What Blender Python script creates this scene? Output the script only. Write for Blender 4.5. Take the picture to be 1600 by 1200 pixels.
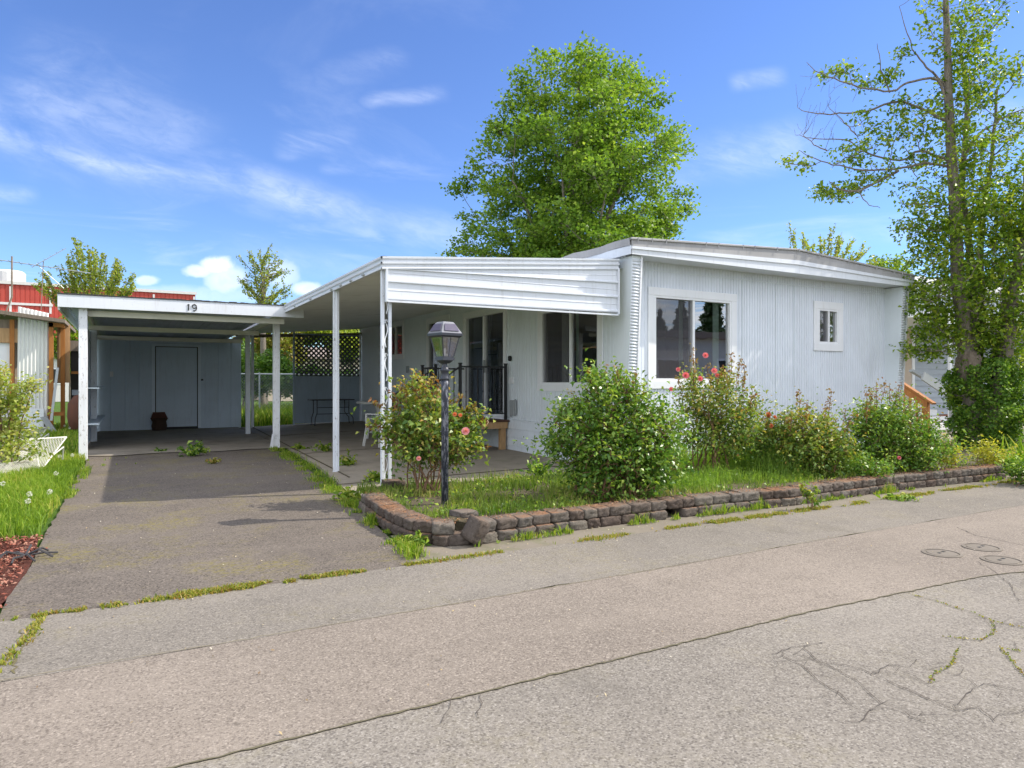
import bpy, math, random
import numpy as np
from mathutils import Vector, noise as mnoise
random.seed(7); rng = np.random.default_rng(7)
R = math.radians
S = bpy.context.scene
for o in list(bpy.data.objects): bpy.data.objects.remove(o, do_unlink=True)

# ------------------------------------------------------------------ camera, sky, sun, exposure
# world axes: +X runs along the street to the right, +Y away from the street, camera stands at the origin
YAW = R(29.3); CA, SA = math.cos(YAW), math.sin(YAW); FPX = 1067.0; EYE = 1.3; HOR = 598.0
cam_d = bpy.data.cameras.new('camera'); cam = bpy.data.objects.new('camera', cam_d)
S.collection.objects.link(cam); S.camera = cam
cam.location = (0, 0, EYE); cam.rotation_euler = (R(90), 0, -YAW)
cam_d.sensor_fit = 'HORIZONTAL'; cam_d.sensor_width = 36; cam_d.lens = 36 * FPX / 1600
cam_d.shift_y = -(600 - HOR) / 1600; cam_d.clip_start = 0.05; cam_d.clip_end = 3000
S.render.resolution_x, S.render.resolution_y = 1024, 768
S.view_settings.view_transform = 'Standard'; S.view_settings.look = 'None'
S.view_settings.gamma = 1; S.view_settings.exposure = 1.1
S.cycles.max_bounces = 6; S.cycles.diffuse_bounces = 3; S.cycles.glossy_bounces = 3; S.cycles.transparent_max_bounces = 12

SUN_EL = R(43.0); SUN_AZ = math.atan2(-0.316, 0.95)
sun_d = bpy.data.lights.new('sun', 'SUN'); sun_d.energy = 2.6; sun_d.angle = R(0.55); sun_d.color = (1.0, 0.93, 0.82)
sun = bpy.data.objects.new('sun', sun_d); S.collection.objects.link(sun)
sdir = Vector((math.cos(SUN_EL) * math.cos(SUN_AZ), math.cos(SUN_EL) * math.sin(SUN_AZ), math.sin(SUN_EL)))
sun.rotation_euler = sdir.to_track_quat('Z', 'Y').to_euler()

class NT:
    """tiny node-tree helper"""
    def __init__(s, tree):
        s.t = tree; s.t.nodes.clear()
    def n(s, typ, **kw):
        nd = s.t.nodes.new(typ)
        ins = kw.pop('ins', None)
        for k, v in kw.items(): setattr(nd, k, v)
        if ins:
            for k, v in ins.items():
                sk = nd.inputs[k]
                if hasattr(v, 'is_output') or isinstance(v, bpy.types.NodeSocket): s.t.links.new(v, sk)
                else: sk.default_value = v
        return nd
    def math(s, op, a, b=None, c=None, clamp=False):
        nd = s.t.nodes.new('ShaderNodeMath'); nd.operation = op; nd.use_clamp = clamp
        for i, v in enumerate((a, b, c)):
            if v is None: continue
            if isinstance(v, bpy.types.NodeSocket): s.t.links.new(v, nd.inputs[i])
            else: nd.inputs[i].default_value = v
        return nd.outputs[0]
    def mix(s, f, a, b, mode='MIX'):
        nd = s.t.nodes.new('ShaderNodeMix'); nd.data_type = 'RGBA'; nd.blend_type = mode
        for i, v in ((0, f), (6, a), (7, b)):
            if isinstance(v, bpy.types.NodeSocket): s.t.links.new(v, nd.inputs[i])
            else: nd.inputs[i].default_value = (v if i == 0 else (tuple(v) + (1,))[:4])
        return nd.outputs[2]
    def noise(s, vec, scale, detail=4, rough=.55, dist=0.0):
        nd = s.t.nodes.new('ShaderNodeTexNoise')
        nd.inputs['Scale'].default_value = scale; nd.inputs['Detail'].default_value = detail
        nd.inputs['Roughness'].default_value = rough; nd.inputs['Distortion'].default_value = dist
        if vec is not None: s.t.links.new(vec, nd.inputs['Vector'])
        return nd.outputs[0]
    def ramp(s, f, stops, interp='LINEAR'):
        nd = s.t.nodes.new('ShaderNodeValToRGB'); s.t.links.new(f, nd.inputs[0]); r = nd.color_ramp; r.interpolation = interp
        while len(r.elements) < len(stops): r.elements.new(.5)
        for e, (p, c) in zip(r.elements, stops):
            e.position = p; e.color = (tuple(c) + (1,))[:4] if hasattr(c, '__len__') else (c, c, c, 1)
        return nd.outputs[0]
    def mrange(s, v, a, b, c=0., d=1., smooth=True):
        nd = s.t.nodes.new('ShaderNodeMapRange'); nd.interpolation_type = 'SMOOTHSTEP' if smooth else 'LINEAR'
        s.t.links.new(v, nd.inputs[0])
        for i, q in zip((1, 2, 3, 4), (a, b, c, d)): nd.inputs[i].default_value = q
        return nd.outputs[0]

W = bpy.data.worlds.new('World'); S.world = W; W.use_nodes = True
w = NT(W.node_tree)
sky = w.n('ShaderNodeTexSky', sky_type='NISHITA', sun_disc=False, sun_elevation=SUN_EL, sun_rotation=R(90) - SUN_AZ,
          altitude=0, air_density=1.0, dust_density=0.1, ozone_density=2.0)
tc = w.n('ShaderNodeTexCoord')
rot = w.n('ShaderNodeVectorRotate', rotation_type='Z_AXIS', ins={'Vector': tc.outputs['Generated'], 'Angle': YAW})
sp = w.n('ShaderNodeSeparateXYZ', ins={0: rot.outputs[0]})
X, Y, Z = sp.outputs
Yp = w.math('MAXIMUM', Y, 0.05)
gx = w.math('DIVIDE', X, Yp); gz = w.math('DIVIDE', Z, Yp)                 # direction expressed as tangents east / up
cirr = None
_ca, _sa = math.cos(R(-17)), math.sin(R(-17))
_a = w.math('ADD', w.math('MULTIPLY', gx, _ca), w.math('MULTIPLY', gz, _sa)); _b = w.math('ADD', w.math('MULTIPLY', gx, -_sa), w.math('MULTIPLY', gz, _ca))
n1 = w.noise(w.n('ShaderNodeCombineXYZ', ins={0: w.math('MULTIPLY', _a, 2.4), 1: w.math('MULTIPLY', _b, 7.5), 2: 1.7}).outputs[0], 2.1, 6, .58, .5)
n2 = w.noise(w.n('ShaderNodeCombineXYZ', ins={0: w.math('MULTIPLY', _a, 3.), 1: w.math('MULTIPLY', _b, 8.), 2: 9.}).outputs[0], 9., 5, .65, .8)
NWOB = w.math('SUBTRACT', w.noise(w.n('ShaderNodeCombineXYZ', ins={0: w.math('MULTIPLY', _a, 2.2), 1: w.math('MULTIPLY', _b, 4.), 2: 5.}).outputs[0], 1.6, 3, .5), .5)
def streak(x0, z0, x1, z1, wid, amp, fray=6.0, seed=0.):
    """long wispy cirrus streak between two sky directions"""
    global cirr
    dx, dz = x1 - x0, z1 - z0; L = math.hypot(dx, dz); ux, uz = dx / L, dz / L
    a = w.math('ADD', w.math('MULTIPLY', w.math('SUBTRACT', gx, x0), ux), w.math('MULTIPLY', w.math('SUBTRACT', gz, z0), uz))
    b = w.math('ADD', w.math('MULTIPLY', w.math('SUBTRACT', gx, x0), -uz), w.math('MULTIPLY', w.math('SUBTRACT', gz, z0), ux))
    wob = w.math('MULTIPLY', NWOB, wid * 2.2)
    b2 = w.math('ABSOLUTE', w.math('DIVIDE', w.math('ADD', b, wob), wid))
    body = w.mrange(b2, 1.0, 0.0)
    ends = w.math('MULTIPLY', w.mrange(a, -.08 * L, .22 * L), w.mrange(a, 1.08 * L, .75 * L))
    d = w.math('MULTIPLY', w.math('MULTIPLY', body, ends), w.math('MULTIPLY', w.math('MULTIPLY', w.mrange(n1, .25, .75), w.mrange(n2, .15, .7, .35, 1.)), amp * .82))
    cirr = d if cirr is None else w.math('MAXIMUM', cirr, d)
def T(x, y): return (x - 800) / FPX, (HOR - y) / FPX
for q in ((-60, 170, 330, 290, .050, .62, 6, 1.), (180, 240, 760, 395, .055, .50, 6, 2.), (0, 120, 330, 270, .13, .34, 5, 3.), (560, 155, 700, 150, .018, .5, 9, 4.),
          (430, 225, 560, 212, .028, .6, 8, 5.), (500, 262, 590, 258, .014, .4, 9, 6.), (1010, 275, 1290, 215, .05, .42, 6, 7.), (1140, 132, 1230, 118, .022, .4, 8, 8.),
          (-60, 300, 60, 305, .02, .4, 8, 9.), (1280, 380, 1460, 365, .02, .45, 8, 10.), (1450, 200, 1700, 170, .05, .4, 6, 11.), (480, 120, 640, 95, .03, .22, 8, 12.), (560, 340, 760, 390, .05, .4, 6, 13.), (300, 420, 760, 440, .05, .22, 5, 14.)):
    (a0, b0), (a1, b1) = T(q[0], q[1]), T(q[2], q[3]); streak(a0, b0, a1, b1, q[4], q[5], q[6], q[7])
cirr = w.math('MULTIPLY', cirr, w.mrange(Y, .05, .2))
# general faint cirrus on the rest of the sky
pl = w.n('ShaderNodeCombineXYZ', ins={0: w.math('DIVIDE', X, w.math('MAXIMUM', Z, .06)), 1: w.math('DIVIDE', Y, w.math('MAXIMUM', Z, .06)), 2: 0.}).outputs[0]
gn = w.noise(pl, .7, 7, .6, 1.2)
gen = w.math('MULTIPLY', w.mrange(gn, .5, .85), .25)
# added fill light: unseen bright broken cloud behind the camera and overhead
fill_cloud = w.math('MULTIPLY', w.math('MAXIMUM', w.mrange(Y, .30, -.05), w.mrange(Z, .62, .85)), w.math('MULTIPLY', w.mrange(gn, .28, .60), .92))
# small cumulus heads low over the horizon
cum = None
n3 = w.noise(rot.outputs[0], 38, 6, .62)
for (px, py, rx, ry, am) in ((340, 415, 24, 14, .75), (352, 436, 30, 22, .5), (312, 424, 22, 9, .6), (228, 438, 18, 7, .5), (478, 452, 24, 10, .55), (440, 430, 24, 22, .35), (300, 462, 140, 14, .25)):
    cx, cz = T(px, py)
    ex = w.math('POWER', w.math('DIVIDE', w.math('SUBTRACT', gx, cx), rx / FPX), 2.0)
    ez = w.math('POWER', w.math('DIVIDE', w.math('SUBTRACT', gz, cz), ry / FPX), 2.0)
    e = w.math('ADD', w.math('ADD', ex, ez), w.math('MULTIPLY', w.math('SUBTRACT', n3, .5), 3.4))
    e = w.math('MULTIPLY', w.mrange(e, 1.9, .1), am)
    cum = e if cum is None else w.math('MAXIMUM', cum, e)
cum = w.math('MULTIPLY', cum, w.mrange(Y, .1, .2))
hs = w.n('ShaderNodeHueSaturation', ins={'Hue': .513, 'Saturation': 1.0, 'Value': 1.0, 'Color': sky.outputs[0]})
sk0 = w.mix(1.0, hs.outputs[0], (.575, .765, 1.0), 'MULTIPLY')
c1 = w.mix(w.math('MAXIMUM', cirr, gen), sk0, (5.9, 6.3, 7.1))
c1 = w.mix(fill_cloud, c1, (9.4, 9.5, 9.7))
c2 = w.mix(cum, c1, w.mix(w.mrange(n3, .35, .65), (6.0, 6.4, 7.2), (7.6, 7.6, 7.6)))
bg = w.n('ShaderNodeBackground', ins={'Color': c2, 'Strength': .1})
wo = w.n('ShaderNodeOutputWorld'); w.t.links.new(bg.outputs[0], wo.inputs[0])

# ------------------------------------------------------------------ helpers
def loc(Xc, Yc, z=0.): return (Xc * CA + Yc * SA, -Xc * SA + Yc * CA, z)
def at(px, py, Yd):   # place at depth Yd metres seen in that direction
    return loc((px - 800) / FPX * Yd, Yd, EYE + (HOR - py) / FPX * Yd)
def gnd(px, py, z=0.):
    Yd = FPX * (EYE - z) / (py - HOR); return loc((px - 800) / FPX * Yd, Yd, z)
def tag(o, label=None, cat=None, group=None, kind=None):
    if label: o['label'] = label
    if cat: o['category'] = cat
    if group: o['group'] = group
    if kind: o['kind'] = kind
    return o
def thing(name, label, cat, base=(0, 0, 0), group=None):
    o = bpy.data.objects.new(name, None); S.collection.objects.link(o); o.location = base; o.empty_display_size = .2
    return tag(o, label, cat, group)
def wloc(o):
    v = Vector((0, 0, 0))
    while o is not None: v += o.location; o = o.parent
    return v
def link(name, me, mat, parent=None, base=None, smooth=False, bevel=0.):
    """mesh vertices are given in world coordinates; the origin goes to `base` (or the parent's base)"""
    o = bpy.data.objects.new(name, me); S.collection.objects.link(o)
    p = wloc(parent) if parent else Vector(base or (0, 0, 0))
    if p.length > 0:
        n = len(me.vertices); a = np.empty(n * 3, np.float32); me.vertices.foreach_get('co', a)
        a = a.reshape(-1, 3) - np.array(p, np.float32); me.vertices.foreach_set('co', a.ravel())
    if parent: o.parent = parent
    else: o.location = p
    if mat: me.materials.append(mat)
    if smooth: me.polygons.foreach_set('use_smooth', [True] * len(me.polygons))
    if bevel:
        b = o.modifiers.new('bevel', 'BEVEL'); b.width = bevel; b.segments = 2; b.limit_method = 'ANGLE'
    me.update(); return o
def npmesh(name, V, F, rnd=None):
    V = np.asarray(V, np.float32); F = np.asarray(F, np.int32); k = F.shape[1]
    me = bpy.data.meshes.new(name); me.vertices.add(len(V)); me.vertices.foreach_set('co', V.ravel())
    me.loops.add(F.size); me.loops.foreach_set('vertex_index', F.ravel())
    me.polygons.add(len(F)); me.polygons.foreach_set('loop_start', np.arange(0, F.size, k, dtype=np.int32))
    if rnd is not None:
        at_ = me.attributes.new('rnd', 'FLOAT', 'FACE'); at_.data.foreach_set('value', np.asarray(rnd, np.float32))
    me.update(calc_edges=True); me.validate(); return me
class FR:
    """wall frame: a runs to the viewer's right along the wall, n out of the wall, z up"""
    def __init__(s, o, r, n): s.o, s.r, s.n = Vector(o), Vector(r), Vector(n)
    def p(s, a, n, z): return s.o + s.r * a + s.n * n + Vector((0, 0, z))
WORLD = FR((0, 0, 0), (1, 0, 0), (0, 1, 0))
class MB:
    def __init__(s): s.v = []; s.f = []
    def add(s, vs, fs):
        b = len(s.v); s.v += [tuple(q) for q in vs]; s.f += [tuple(b + i for i in f) for f in fs]
    def box(s, a0, a1, n0, n1, z0, z1, fr=WORLD):
        c = [fr.p(a, n, z) for z in (z0, z1) for n in (n0, n1) for a in (a0, a1)]
        s.add(c, [(0, 2, 3, 1), (4, 5, 7, 6), (0, 1, 5, 4), (2, 6, 7, 3), (0, 4, 6, 2), (1, 3, 7, 5)]); return s
    def bar(s, p, q, w, h, up=(0, 0, 1)):
        p, q = Vector(p), Vector(q); d = (q - p).normalized(); u = Vector(up)
        if abs(d.dot(u)) > .98: u = Vector((0, 1, 0))
        x = d.cross(u).normalized() * w / 2; y = x.cross(d).normalized() * h / 2
        c = [b + sx * x + sy * y for b in (p, q) for (sx, sy) in ((-1, -1), (1, -1), (1, 1), (-1, 1))]
        s.add(c, [(0, 1, 2, 3), (7, 6, 5, 4), (0, 4, 5, 1), (1, 5, 6, 2), (2, 6, 7, 3), (3, 7, 4, 0)]); return s
    def prism(s, poly, d0, d1):
        """poly: list of 3D points, extruded by vector d from d0 to d1"""
        n = len(poly); d0, d1 = Vector(d0), Vector(d1)
        c = [Vector(p) + d0 for p in poly] + [Vector(p) + d1 for p in poly]
        s.add(c, [tuple(range(n))[::-1], tuple(range(n, 2 * n))] + [(i, (i + 1) % n, n + (i + 1) % n, n + i) for i in range(n)]); return s
    def tube(s, pts, r, k=8, caps=True):
        pts = [Vector(p) for p in pts]; n = len(pts)
        rr = r if hasattr(r, '__len__') else [r] * n; b = len(s.v); px = None
        for i, p in enumerate(pts):
            d = (pts[min(i + 1, n - 1)] - pts[max(i - 1, 0)]).normalized()
            if px is None:
                u = Vector((0, 0, 1)) if abs(d.z) < .9 else Vector((1, 0, 0)); px = d.cross(u).normalized()
            else: px = (px - d * px.dot(d)).normalized()
            py = d.cross(px)
            for j in range(k):
                t = 2 * math.pi * j / k; s.v.append(tuple(p + (px * math.cos(t) + py * math.sin(t)) * rr[i]))
        for i in range(n - 1):
            for j in range(k):
                s.f.append((b + i * k + j, b + i * k + (j + 1) % k, b + (i + 1) * k + (j + 1) % k, b + (i + 1) * k + j))
        if caps: s.f.append(tuple(b + j for j in range(k))[::-1]); s.f.append(tuple(b + (n - 1) * k + j for j in range(k)))
        return s
    def lathe(s, prof, c, k=24, rotz=0.):
        b = len(s.v); n = len(prof)
        for r, z in prof:
            for j in range(k):
                t = 2 * math.pi * j / k + rotz; s.v.append((c[0] + r * math.cos(t), c[1] + r * math.sin(t), c[2] + z))
        for i in range(n - 1):
            for j in range(k): s.f.append((b + i * k + j, b + i * k + (j + 1) % k, b + (i + 1) * k + (j + 1) % k, b + (i + 1) * k + j))
        s.f.append(tuple(b + j for j in range(k))[::-1]); s.f.append(tuple(b + (n - 1) * k + j for j in range(k))); return s
    def build(s, name, mat, parent=None, base=None, smooth=False, bevel=0.):
        me = bpy.data.meshes.new(name); me.from_pydata(s.v, [], s.f); me.update()
        return link(name, me, mat, parent, base, smooth, bevel)

# ------------------------------------------------------------------ materials
def pbr(name, rough=.6, spec=.4, metal=0.):
    m = bpy.data.materials.new(name); m.use_nodes = True; t = NT(m.node_tree)
    b = t.n('ShaderNodeBsdfPrincipled', ins={'Roughness': rough, 'Specular IOR Level': spec, 'Metallic': metal})
    o = t.n('ShaderNodeOutputMaterial'); t.t.links.new(b.outputs[0], o.inputs[0]); return m, t, b
def setc(t, b, sock, v): t.t.links.new(v, b.inputs[sock])
def bump(t, b, h, strength, dist):
    bp = t.n('ShaderNodeBump', ins={'Height': h, 'Strength': strength, 'Distance': dist}); t.t.links.new(bp.outputs[0], b.inputs['Normal'])
def OBJ(t): return t.n('ShaderNodeTexCoord').outputs['Object']
def scaled(t, vec, sc): return t.n('ShaderNodeMapping', ins={'Vector': vec, 'Scale': sc}).outputs[0]
def painted(name, col, rough=.55, var=.08, grime=(.30, .28, .22), gamt=.18, peel=0., peelcol=(.2, .17, .14), spec=.4, streak_=True):
    """old paint: slight tone drift, rain streaks, optional peeling"""
    m, t, b = pbr(name, rough, spec); v = OBJ(t)
    n1 = t.noise(v, 1.3, 5, .6); n2 = t.noise(scaled(t, v, (9, 9, .9)) if streak_ else v, 2.0, 6, .65)
    c = t.mix(t.mrange(n1, .3, .7, 0, 1), tuple(q * (1 - var) for q in col), tuple(min(1, q * (1 + var)) for q in col))
    c = t.mix(t.math('MULTIPLY', t.mrange(n2, .5, .82), gamt), c, grime)
    if peel:
        n3 = t.noise(scaled(t, v, (26, 26, 7)), 1.6, 6, .7)
        pm = t.mrange(n3, .62 - peel * .14, .66 - peel * .14); c = t.mix(t.math('MULTIPLY', pm, .75), c, peelcol)
        bump(t, b, t.math('MULTIPLY', pm, -1), .5, .002)
    else: bump(t, b, t.noise(v, 60, 3), .12, .002)
    setc(t, b, 'Base Color', c); return m
def woodm(name, c1, c2, rough=.7, ax=(14, 14, 1.2), bs=.3):
    m, t, b = pbr(name, rough, .3); v = OBJ(t)
    n = t.noise(scaled(t, v, ax), 2.5, 6, .65, .8); setc(t, b, 'Base Color', t.ramp(n, [(.25, c1), (.75, c2)])); bump(t, b, n, bs, .003 if bs < .5 else .03); return m
def plain(name, col, rough=.5, metal=0., spec=.5, nv=.15, sc=8):
    m, t, b = pbr(name, rough, spec, metal); v = OBJ(t); n = t.noise(v, sc, 5, .6)
    setc(t, b, 'Base Color', t.mix(n, tuple(q * (1 - nv) for q in col), tuple(min(1, q * (1 + nv)) for q in col)))
    setc(t, b, 'Roughness', t.mrange(n, .2, .8, max(0, rough - .1), min(1, rough + .12))); return m
def leafm(name, cols, trans=.42, rough=.45, spec=.35):
    """leaf: each leaf picks its own tone from the species' range; light passes through"""
    m = bpy.data.materials.new(name); m.use_nodes = True; t = NT(m.node_tree)
    a = t.n('ShaderNodeAttribute', attribute_name='rnd').outputs['Fac']
    k = len(cols); c = t.ramp(a, [(i / max(1, k - 1), cols[i]) for i in range(k)])
    p = t.n('ShaderNodeBsdfPrincipled', ins={'Base Color': c, 'Roughness': rough, 'Specular IOR Level': spec})
    tc_ = t.mix(1., c, (1.25, 1.3, .55), 'MULTIPLY'); tr = t.n('ShaderNodeBsdfTranslucent', ins={'Color': tc_})
    mx = t.n('ShaderNodeMixShader', ins={0: trans, 1: p.outputs[0], 2: tr.outputs[0]})
    o = t.n('ShaderNodeOutputMaterial'); t.t.links.new(mx.outputs[0], o.inputs[0]); return m
def glassm(name, ior=1.55, tint=(1, 1, 1), rough=.0, base=.02):
    m = bpy.data.materials.new(name); m.use_nodes = True; t = NT(m.node_tree)
    f = t.n('ShaderNodeFresnel', ins={'IOR': ior}).outputs[0]; f = t.math('ADD', t.math('MULTIPLY', f, 1.6), base, clamp=True)
    tr = t.n('ShaderNodeBsdfTransparent', ins={'Color': (*tint, 1)}); v = OBJ(t)
    bp = t.n('ShaderNodeBump', ins={'Height': t.noise(v, 1.6, 2), 'Strength': .06, 'Distance': .02})
    g = t.n('ShaderNodeBsdfGlossy', ins={'Roughness': rough, 'Color': (.95, .97, 1, 1), 'Normal': bp.outputs[0]})
    mx = t.n('ShaderNodeMixShader', ins={0: f, 1: tr.outputs[0], 2: g.outputs[0]})
    o = t.n('ShaderNodeOutputMaterial'); t.t.links.new(mx.outputs[0], o.inputs[0]); return m
def screenm(name, col=(.06, .06, .062), alpha=.5):
    m = bpy.data.materials.new(name); m.use_nodes = True; t = NT(m.node_tree)
    p = t.n('ShaderNodeBsdfPrincipled', ins={'Base Color': (*col, 1), 'Roughness': .7}); tr = t.n('ShaderNodeBsdfTransparent')
    mx = t.n('ShaderNodeMixShader', ins={0: alpha, 1: tr.outputs[0], 2: p.outputs[0]})
    o = t.n('ShaderNodeOutputMaterial'); t.t.links.new(mx.outputs[0], o.inputs[0]); return m
def asphalt(name, base, agg_lo, agg_hi, moss=0., pit=.5, pitsc=75., crack=0., crack_area=None, coarse=1.):
    m, t, b = pbr(name, .92, .25); v = OBJ(t)
    big = t.noise(v, .55, 5, .6); mid = t.noise(v, 3.5, 6, .65); tiny = t.noise(v, 70 / coarse, 4, .75)
    vo = t.n('ShaderNodeTexVoronoi', ins={'Vector': v, 'Scale': 150 / coarse}); vc = t.n('ShaderNodeSeparateColor', ins={0: vo.outputs['Color']}).outputs[0]
    c = t.mix(t.mrange(big, .3, .7), tuple(q * .88 for q in base), tuple(q * 1.1 for q in base))
    c = t.mix(t.math('MULTIPLY', t.mrange(mid, .5, .8), .3), c, tuple(q * .62 for q in base))
    c = t.mix(t.math('MULTIPLY', t.mrange(vc, .6, 1.0, 0, 1, False), .38), c, agg_hi)
    vp = t.n('ShaderNodeTexVoronoi', ins={'Vector': v, 'Scale': pitsc}); vpc = t.n('ShaderNodeSeparateColor', ins={0: vp.outputs['Color']})
    dens = t.mrange(mid, .35, .65, .82, .55); pm_ = t.math('MULTIPLY', t.math('GREATER_THAN', vpc.outputs[1], dens), t.mrange(vp.outputs['Distance'], .62, .30))
    pl_ = t.math('MULTIPLY', t.math('GREATER_THAN', vpc.outputs[2], .86), t.mrange(vp.outputs['Distance'], .55, .30))
    c = t.mix(t.math('MULTIPLY', pl_, .5), c, agg_hi); c = t.mix(t.math('MULTIPLY', pm_, pit), c, agg_lo)
    c = t.mix(t.math('MULTIPLY', t.mrange(vc, .30, .0, 0, 1, False), .5), c, agg_lo)
    c = t.mix(t.math('MULTIPLY', t.mrange(tiny, .56, .74), .45), c, agg_lo)
    c = t.mix(t.math('MULTIPLY', t.mrange(t.noise(scaled(t, v, (.35, 1.3, 1)), 1.1, 6, .6), .45, .72), .28), c, tuple(min(1, q * 1.35) for q in base))
    spt = t.n('ShaderNodeTexVoronoi', ins={'Vector': v, 'Scale': 2.1}).outputs['Distance']; c = t.mix(t.math('MULTIPLY', t.mrange(spt, .06, .02), .5), c, tuple(q * .4 for q in base))
    if moss:
        ms = t.math('MULTIPLY', t.mrange(t.noise(v, 1.1, 7, .7), .47, .68), t.mrange(t.noise(v, 24, 4), .35, .7))
        c = t.mix(t.math('MULTIPLY', ms, moss), c, (.19, .16, .04)); st = t.mrange(t.noise(scaled(t, v, (1, .45, 1)), 1.3, 6, .65), .55, .7); c = t.mix(t.math('MULTIPLY', st, .3), c, tuple(q * .5 for q in base))
    h = t.math('ADD', t.math('MULTIPLY', vo.outputs['Distance'], -.6), tiny)
    if crack:
        wv = t.mix(.09, v, t.n('ShaderNodeTexNoise', ins={'Vector': v, 'Scale': 2.2, 'Detail': 5.}).outputs['Color'])
        ce = t.n('ShaderNodeTexVoronoi', feature='DISTANCE_TO_EDGE', ins={'Vector': wv, 'Scale': 2.0}).outputs['Distance']
        ce2 = t.n('ShaderNodeTexVoronoi', feature='DISTANCE_TO_EDGE', ins={'Vector': wv, 'Scale': 5.0}).outputs['Distance']
        msk = t.mrange(t.noise(v, .8, 4, .6), .44, .58)
        sx = t.n('ShaderNodeSeparateXYZ', ins={0: v})
        msk = t.math('MULTIPLY', msk, t.mrange(sx.outputs[0], crack_area - .6, crack_area + .6))
        cm = t.math('MAXIMUM', t.mrange(ce, .0075, .001), t.math('MULTIPLY', t.mrange(ce2, .012, .002), .35))
        cm = t.math('MULTIPLY', t.math('MULTIPLY', cm, msk), crack); c = t.mix(cm, c, (.05, .045, .035)); h = t.math('SUBTRACT', h, t.math('MULTIPLY', cm, 3))
    setc(t, b, 'Base Color', c); bump(t, b, h, .55, .004); return m
def concrete(name, base, dirt=(.16, .14, .11), damt=.6, speck=.3, moss=0.):
    m, t, b = pbr(name, .88, .25); v = OBJ(t)
    c = t.mix(t.noise(v, .9, 6, .65), tuple(q * .85 for q in base), tuple(q * 1.12 for q in base))
    c = t.mix(t.math('MULTIPLY', t.mrange(t.noise(v, 1.7, 7, .7, .5), .45, .75), damt), c, dirt)
    c = t.mix(t.math('MULTIPLY', t.mrange(t.noise(v, 85, 3, .7), .5, .75), speck), c, tuple(q * .45 for q in base))
    if moss: c = t.mix(t.math('MULTIPLY', t.mrange(t.noise(v, 2.6, 7, .7), .5, .68), moss), c, (.1, .12, .03))
    setc(t, b, 'Base Color', c); bump(t, b, t.noise(v, 60, 5, .7), .35, .004); return m

M = {}
M['siding'] = painted('siding', (.735, .775, .84), .5, .05, (.42, .42, .38), .32)
M['sidewall'] = painted('side_siding', (.74, .79, .82), .5, .04, (.36, .35, .3), .2)
M['trim'] = painted('white_trim', (.83, .84, .86), .45, .03, (.5, .46, .38), .2)
M['metal_white'] = painted('white_sheet_metal', (.70, .73, .775), .35, .03, (.34, .31, .26), .3, spec=.5)
M['soffit'] = painted('soffit_metal', (.84, .84, .79), .5, .04, (.3, .27, .2), .4, streak_=False)
M['roofcoat'] = painted('roof_flashing', (.36, .355, .355), .55, .12, (.2, .17, .14), .45)
M['skirt'] = painted('skirting_metal', (.76, .81, .84), .45, .05, (.3, .28, .22), .45)
M['oldpaint'] = painted('peeling_white_paint', (.82, .83, .86), .6, .05, (.4, .38, .33), .3, peel=.28, peelcol=(.42, .40, .38))
M['fasciapaint'] = painted('fascia_paint', (.73, .755, .80), .6, .04, (.45, .42, .36), .3, peel=-.15, peelcol=(.4, .38, .36))
M['postpaint'] = painted('post_paint', (.74, .775, .82), .5, .04, (.3, .27, .24), .3, peel=.05, peelcol=(.16, .12, .1))
M['shed'] = painted('shed_siding', (.60, .70, .80), .6, .05, (.2, .2, .19), .3)
M['shedtrim'] = painted('shed_trim', (.74, .83, .92), .55, .05, (.2, .2, .19), .2)
M['ceiling'] = painted('carport_ceiling', (.62, .67, .70), .65, .05, (.26, .24, .2), .4, streak_=False)
M['beam'] = painted('carport_beam', (.72, .70, .60), .6, .05, (.34, .3, .22), .35, streak_=False)
M['shingle'] = plain('shingle', (.05, .048, .05), .9, nv=.5, sc=30)
M['lattice'] = painted('lattice_paint', (.115, .12, .125), .7, .1, (.08, .07, .06), .3)
M['latboard'] = painted('lattice_board', (.34, .41, .48), .7, .07, (.12, .12, .11), .35)
M['blackmetal'] = plain('black_iron', (.018, .018, .02), .4, 0., .5)
M['lamppost'] = painted('weathered_lamppost', (.03, .036, .055), .45, .15, (.2, .2, .22), .35, peel=.75, peelcol=(.26, .27, .31))
M['lamphead'] = plain('lamp_housing', (.035, .038, .05), .38, 0., .5)
M['lampsil'] = plain('lamp_top_silver', (.24, .245, .27), .7, 0., .2)
M['solar'] = plain('solar_panel', (.11, .10, .145), .65, 0., .15, .1, 20)
M['orange'] = woodm('stained_cedar', (.30, .115, .028), (.50, .21, .055))
M['neww'] = woodm('raw_lumber', (.38, .22, .10), (.55, .35, .18))
M['deckb'] = woodm('brown_deck', (.06, .025, .018), (.12, .05, .03), .5)
M['oldw'] = woodm('weathered_wood', (.16, .12, .09), (.30, .24, .18))
M['plastic'] = plain('white_resin', (.62, .62, .58), .4, nv=.06)
M['glass'] = glassm('window_glass', 1.6, base=.05); M['glass2'] = glassm('reflective_glass', 1.9, base=.14)
M['lampglass'] = glassm('lamp_glass', 1.5, (.95, .97, 1), .12, .16)
M['screen'] = screenm('bug_screen', (.085, .08, .09), .42)
M['curtain'] = plain('curtain', (.40, .42, .40), .9, nv=.2, sc=3); M['curtaing'] = plain('green_curtain', (.34, .46, .38), .9, nv=.1)
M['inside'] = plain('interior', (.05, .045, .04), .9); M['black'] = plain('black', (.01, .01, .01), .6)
M['grey'] = plain('grey_box', (.34, .36, .36), .5)
M['bark'] = woodm('bark', (.10, .075, .055), (.27, .22, .17), .95, (7, 7, 2), .9); M['bark2'] = woodm('grey_bark', (.11, .09, .07), (.30, .26, .21), .95, (9, 9, 2), .9)
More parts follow.
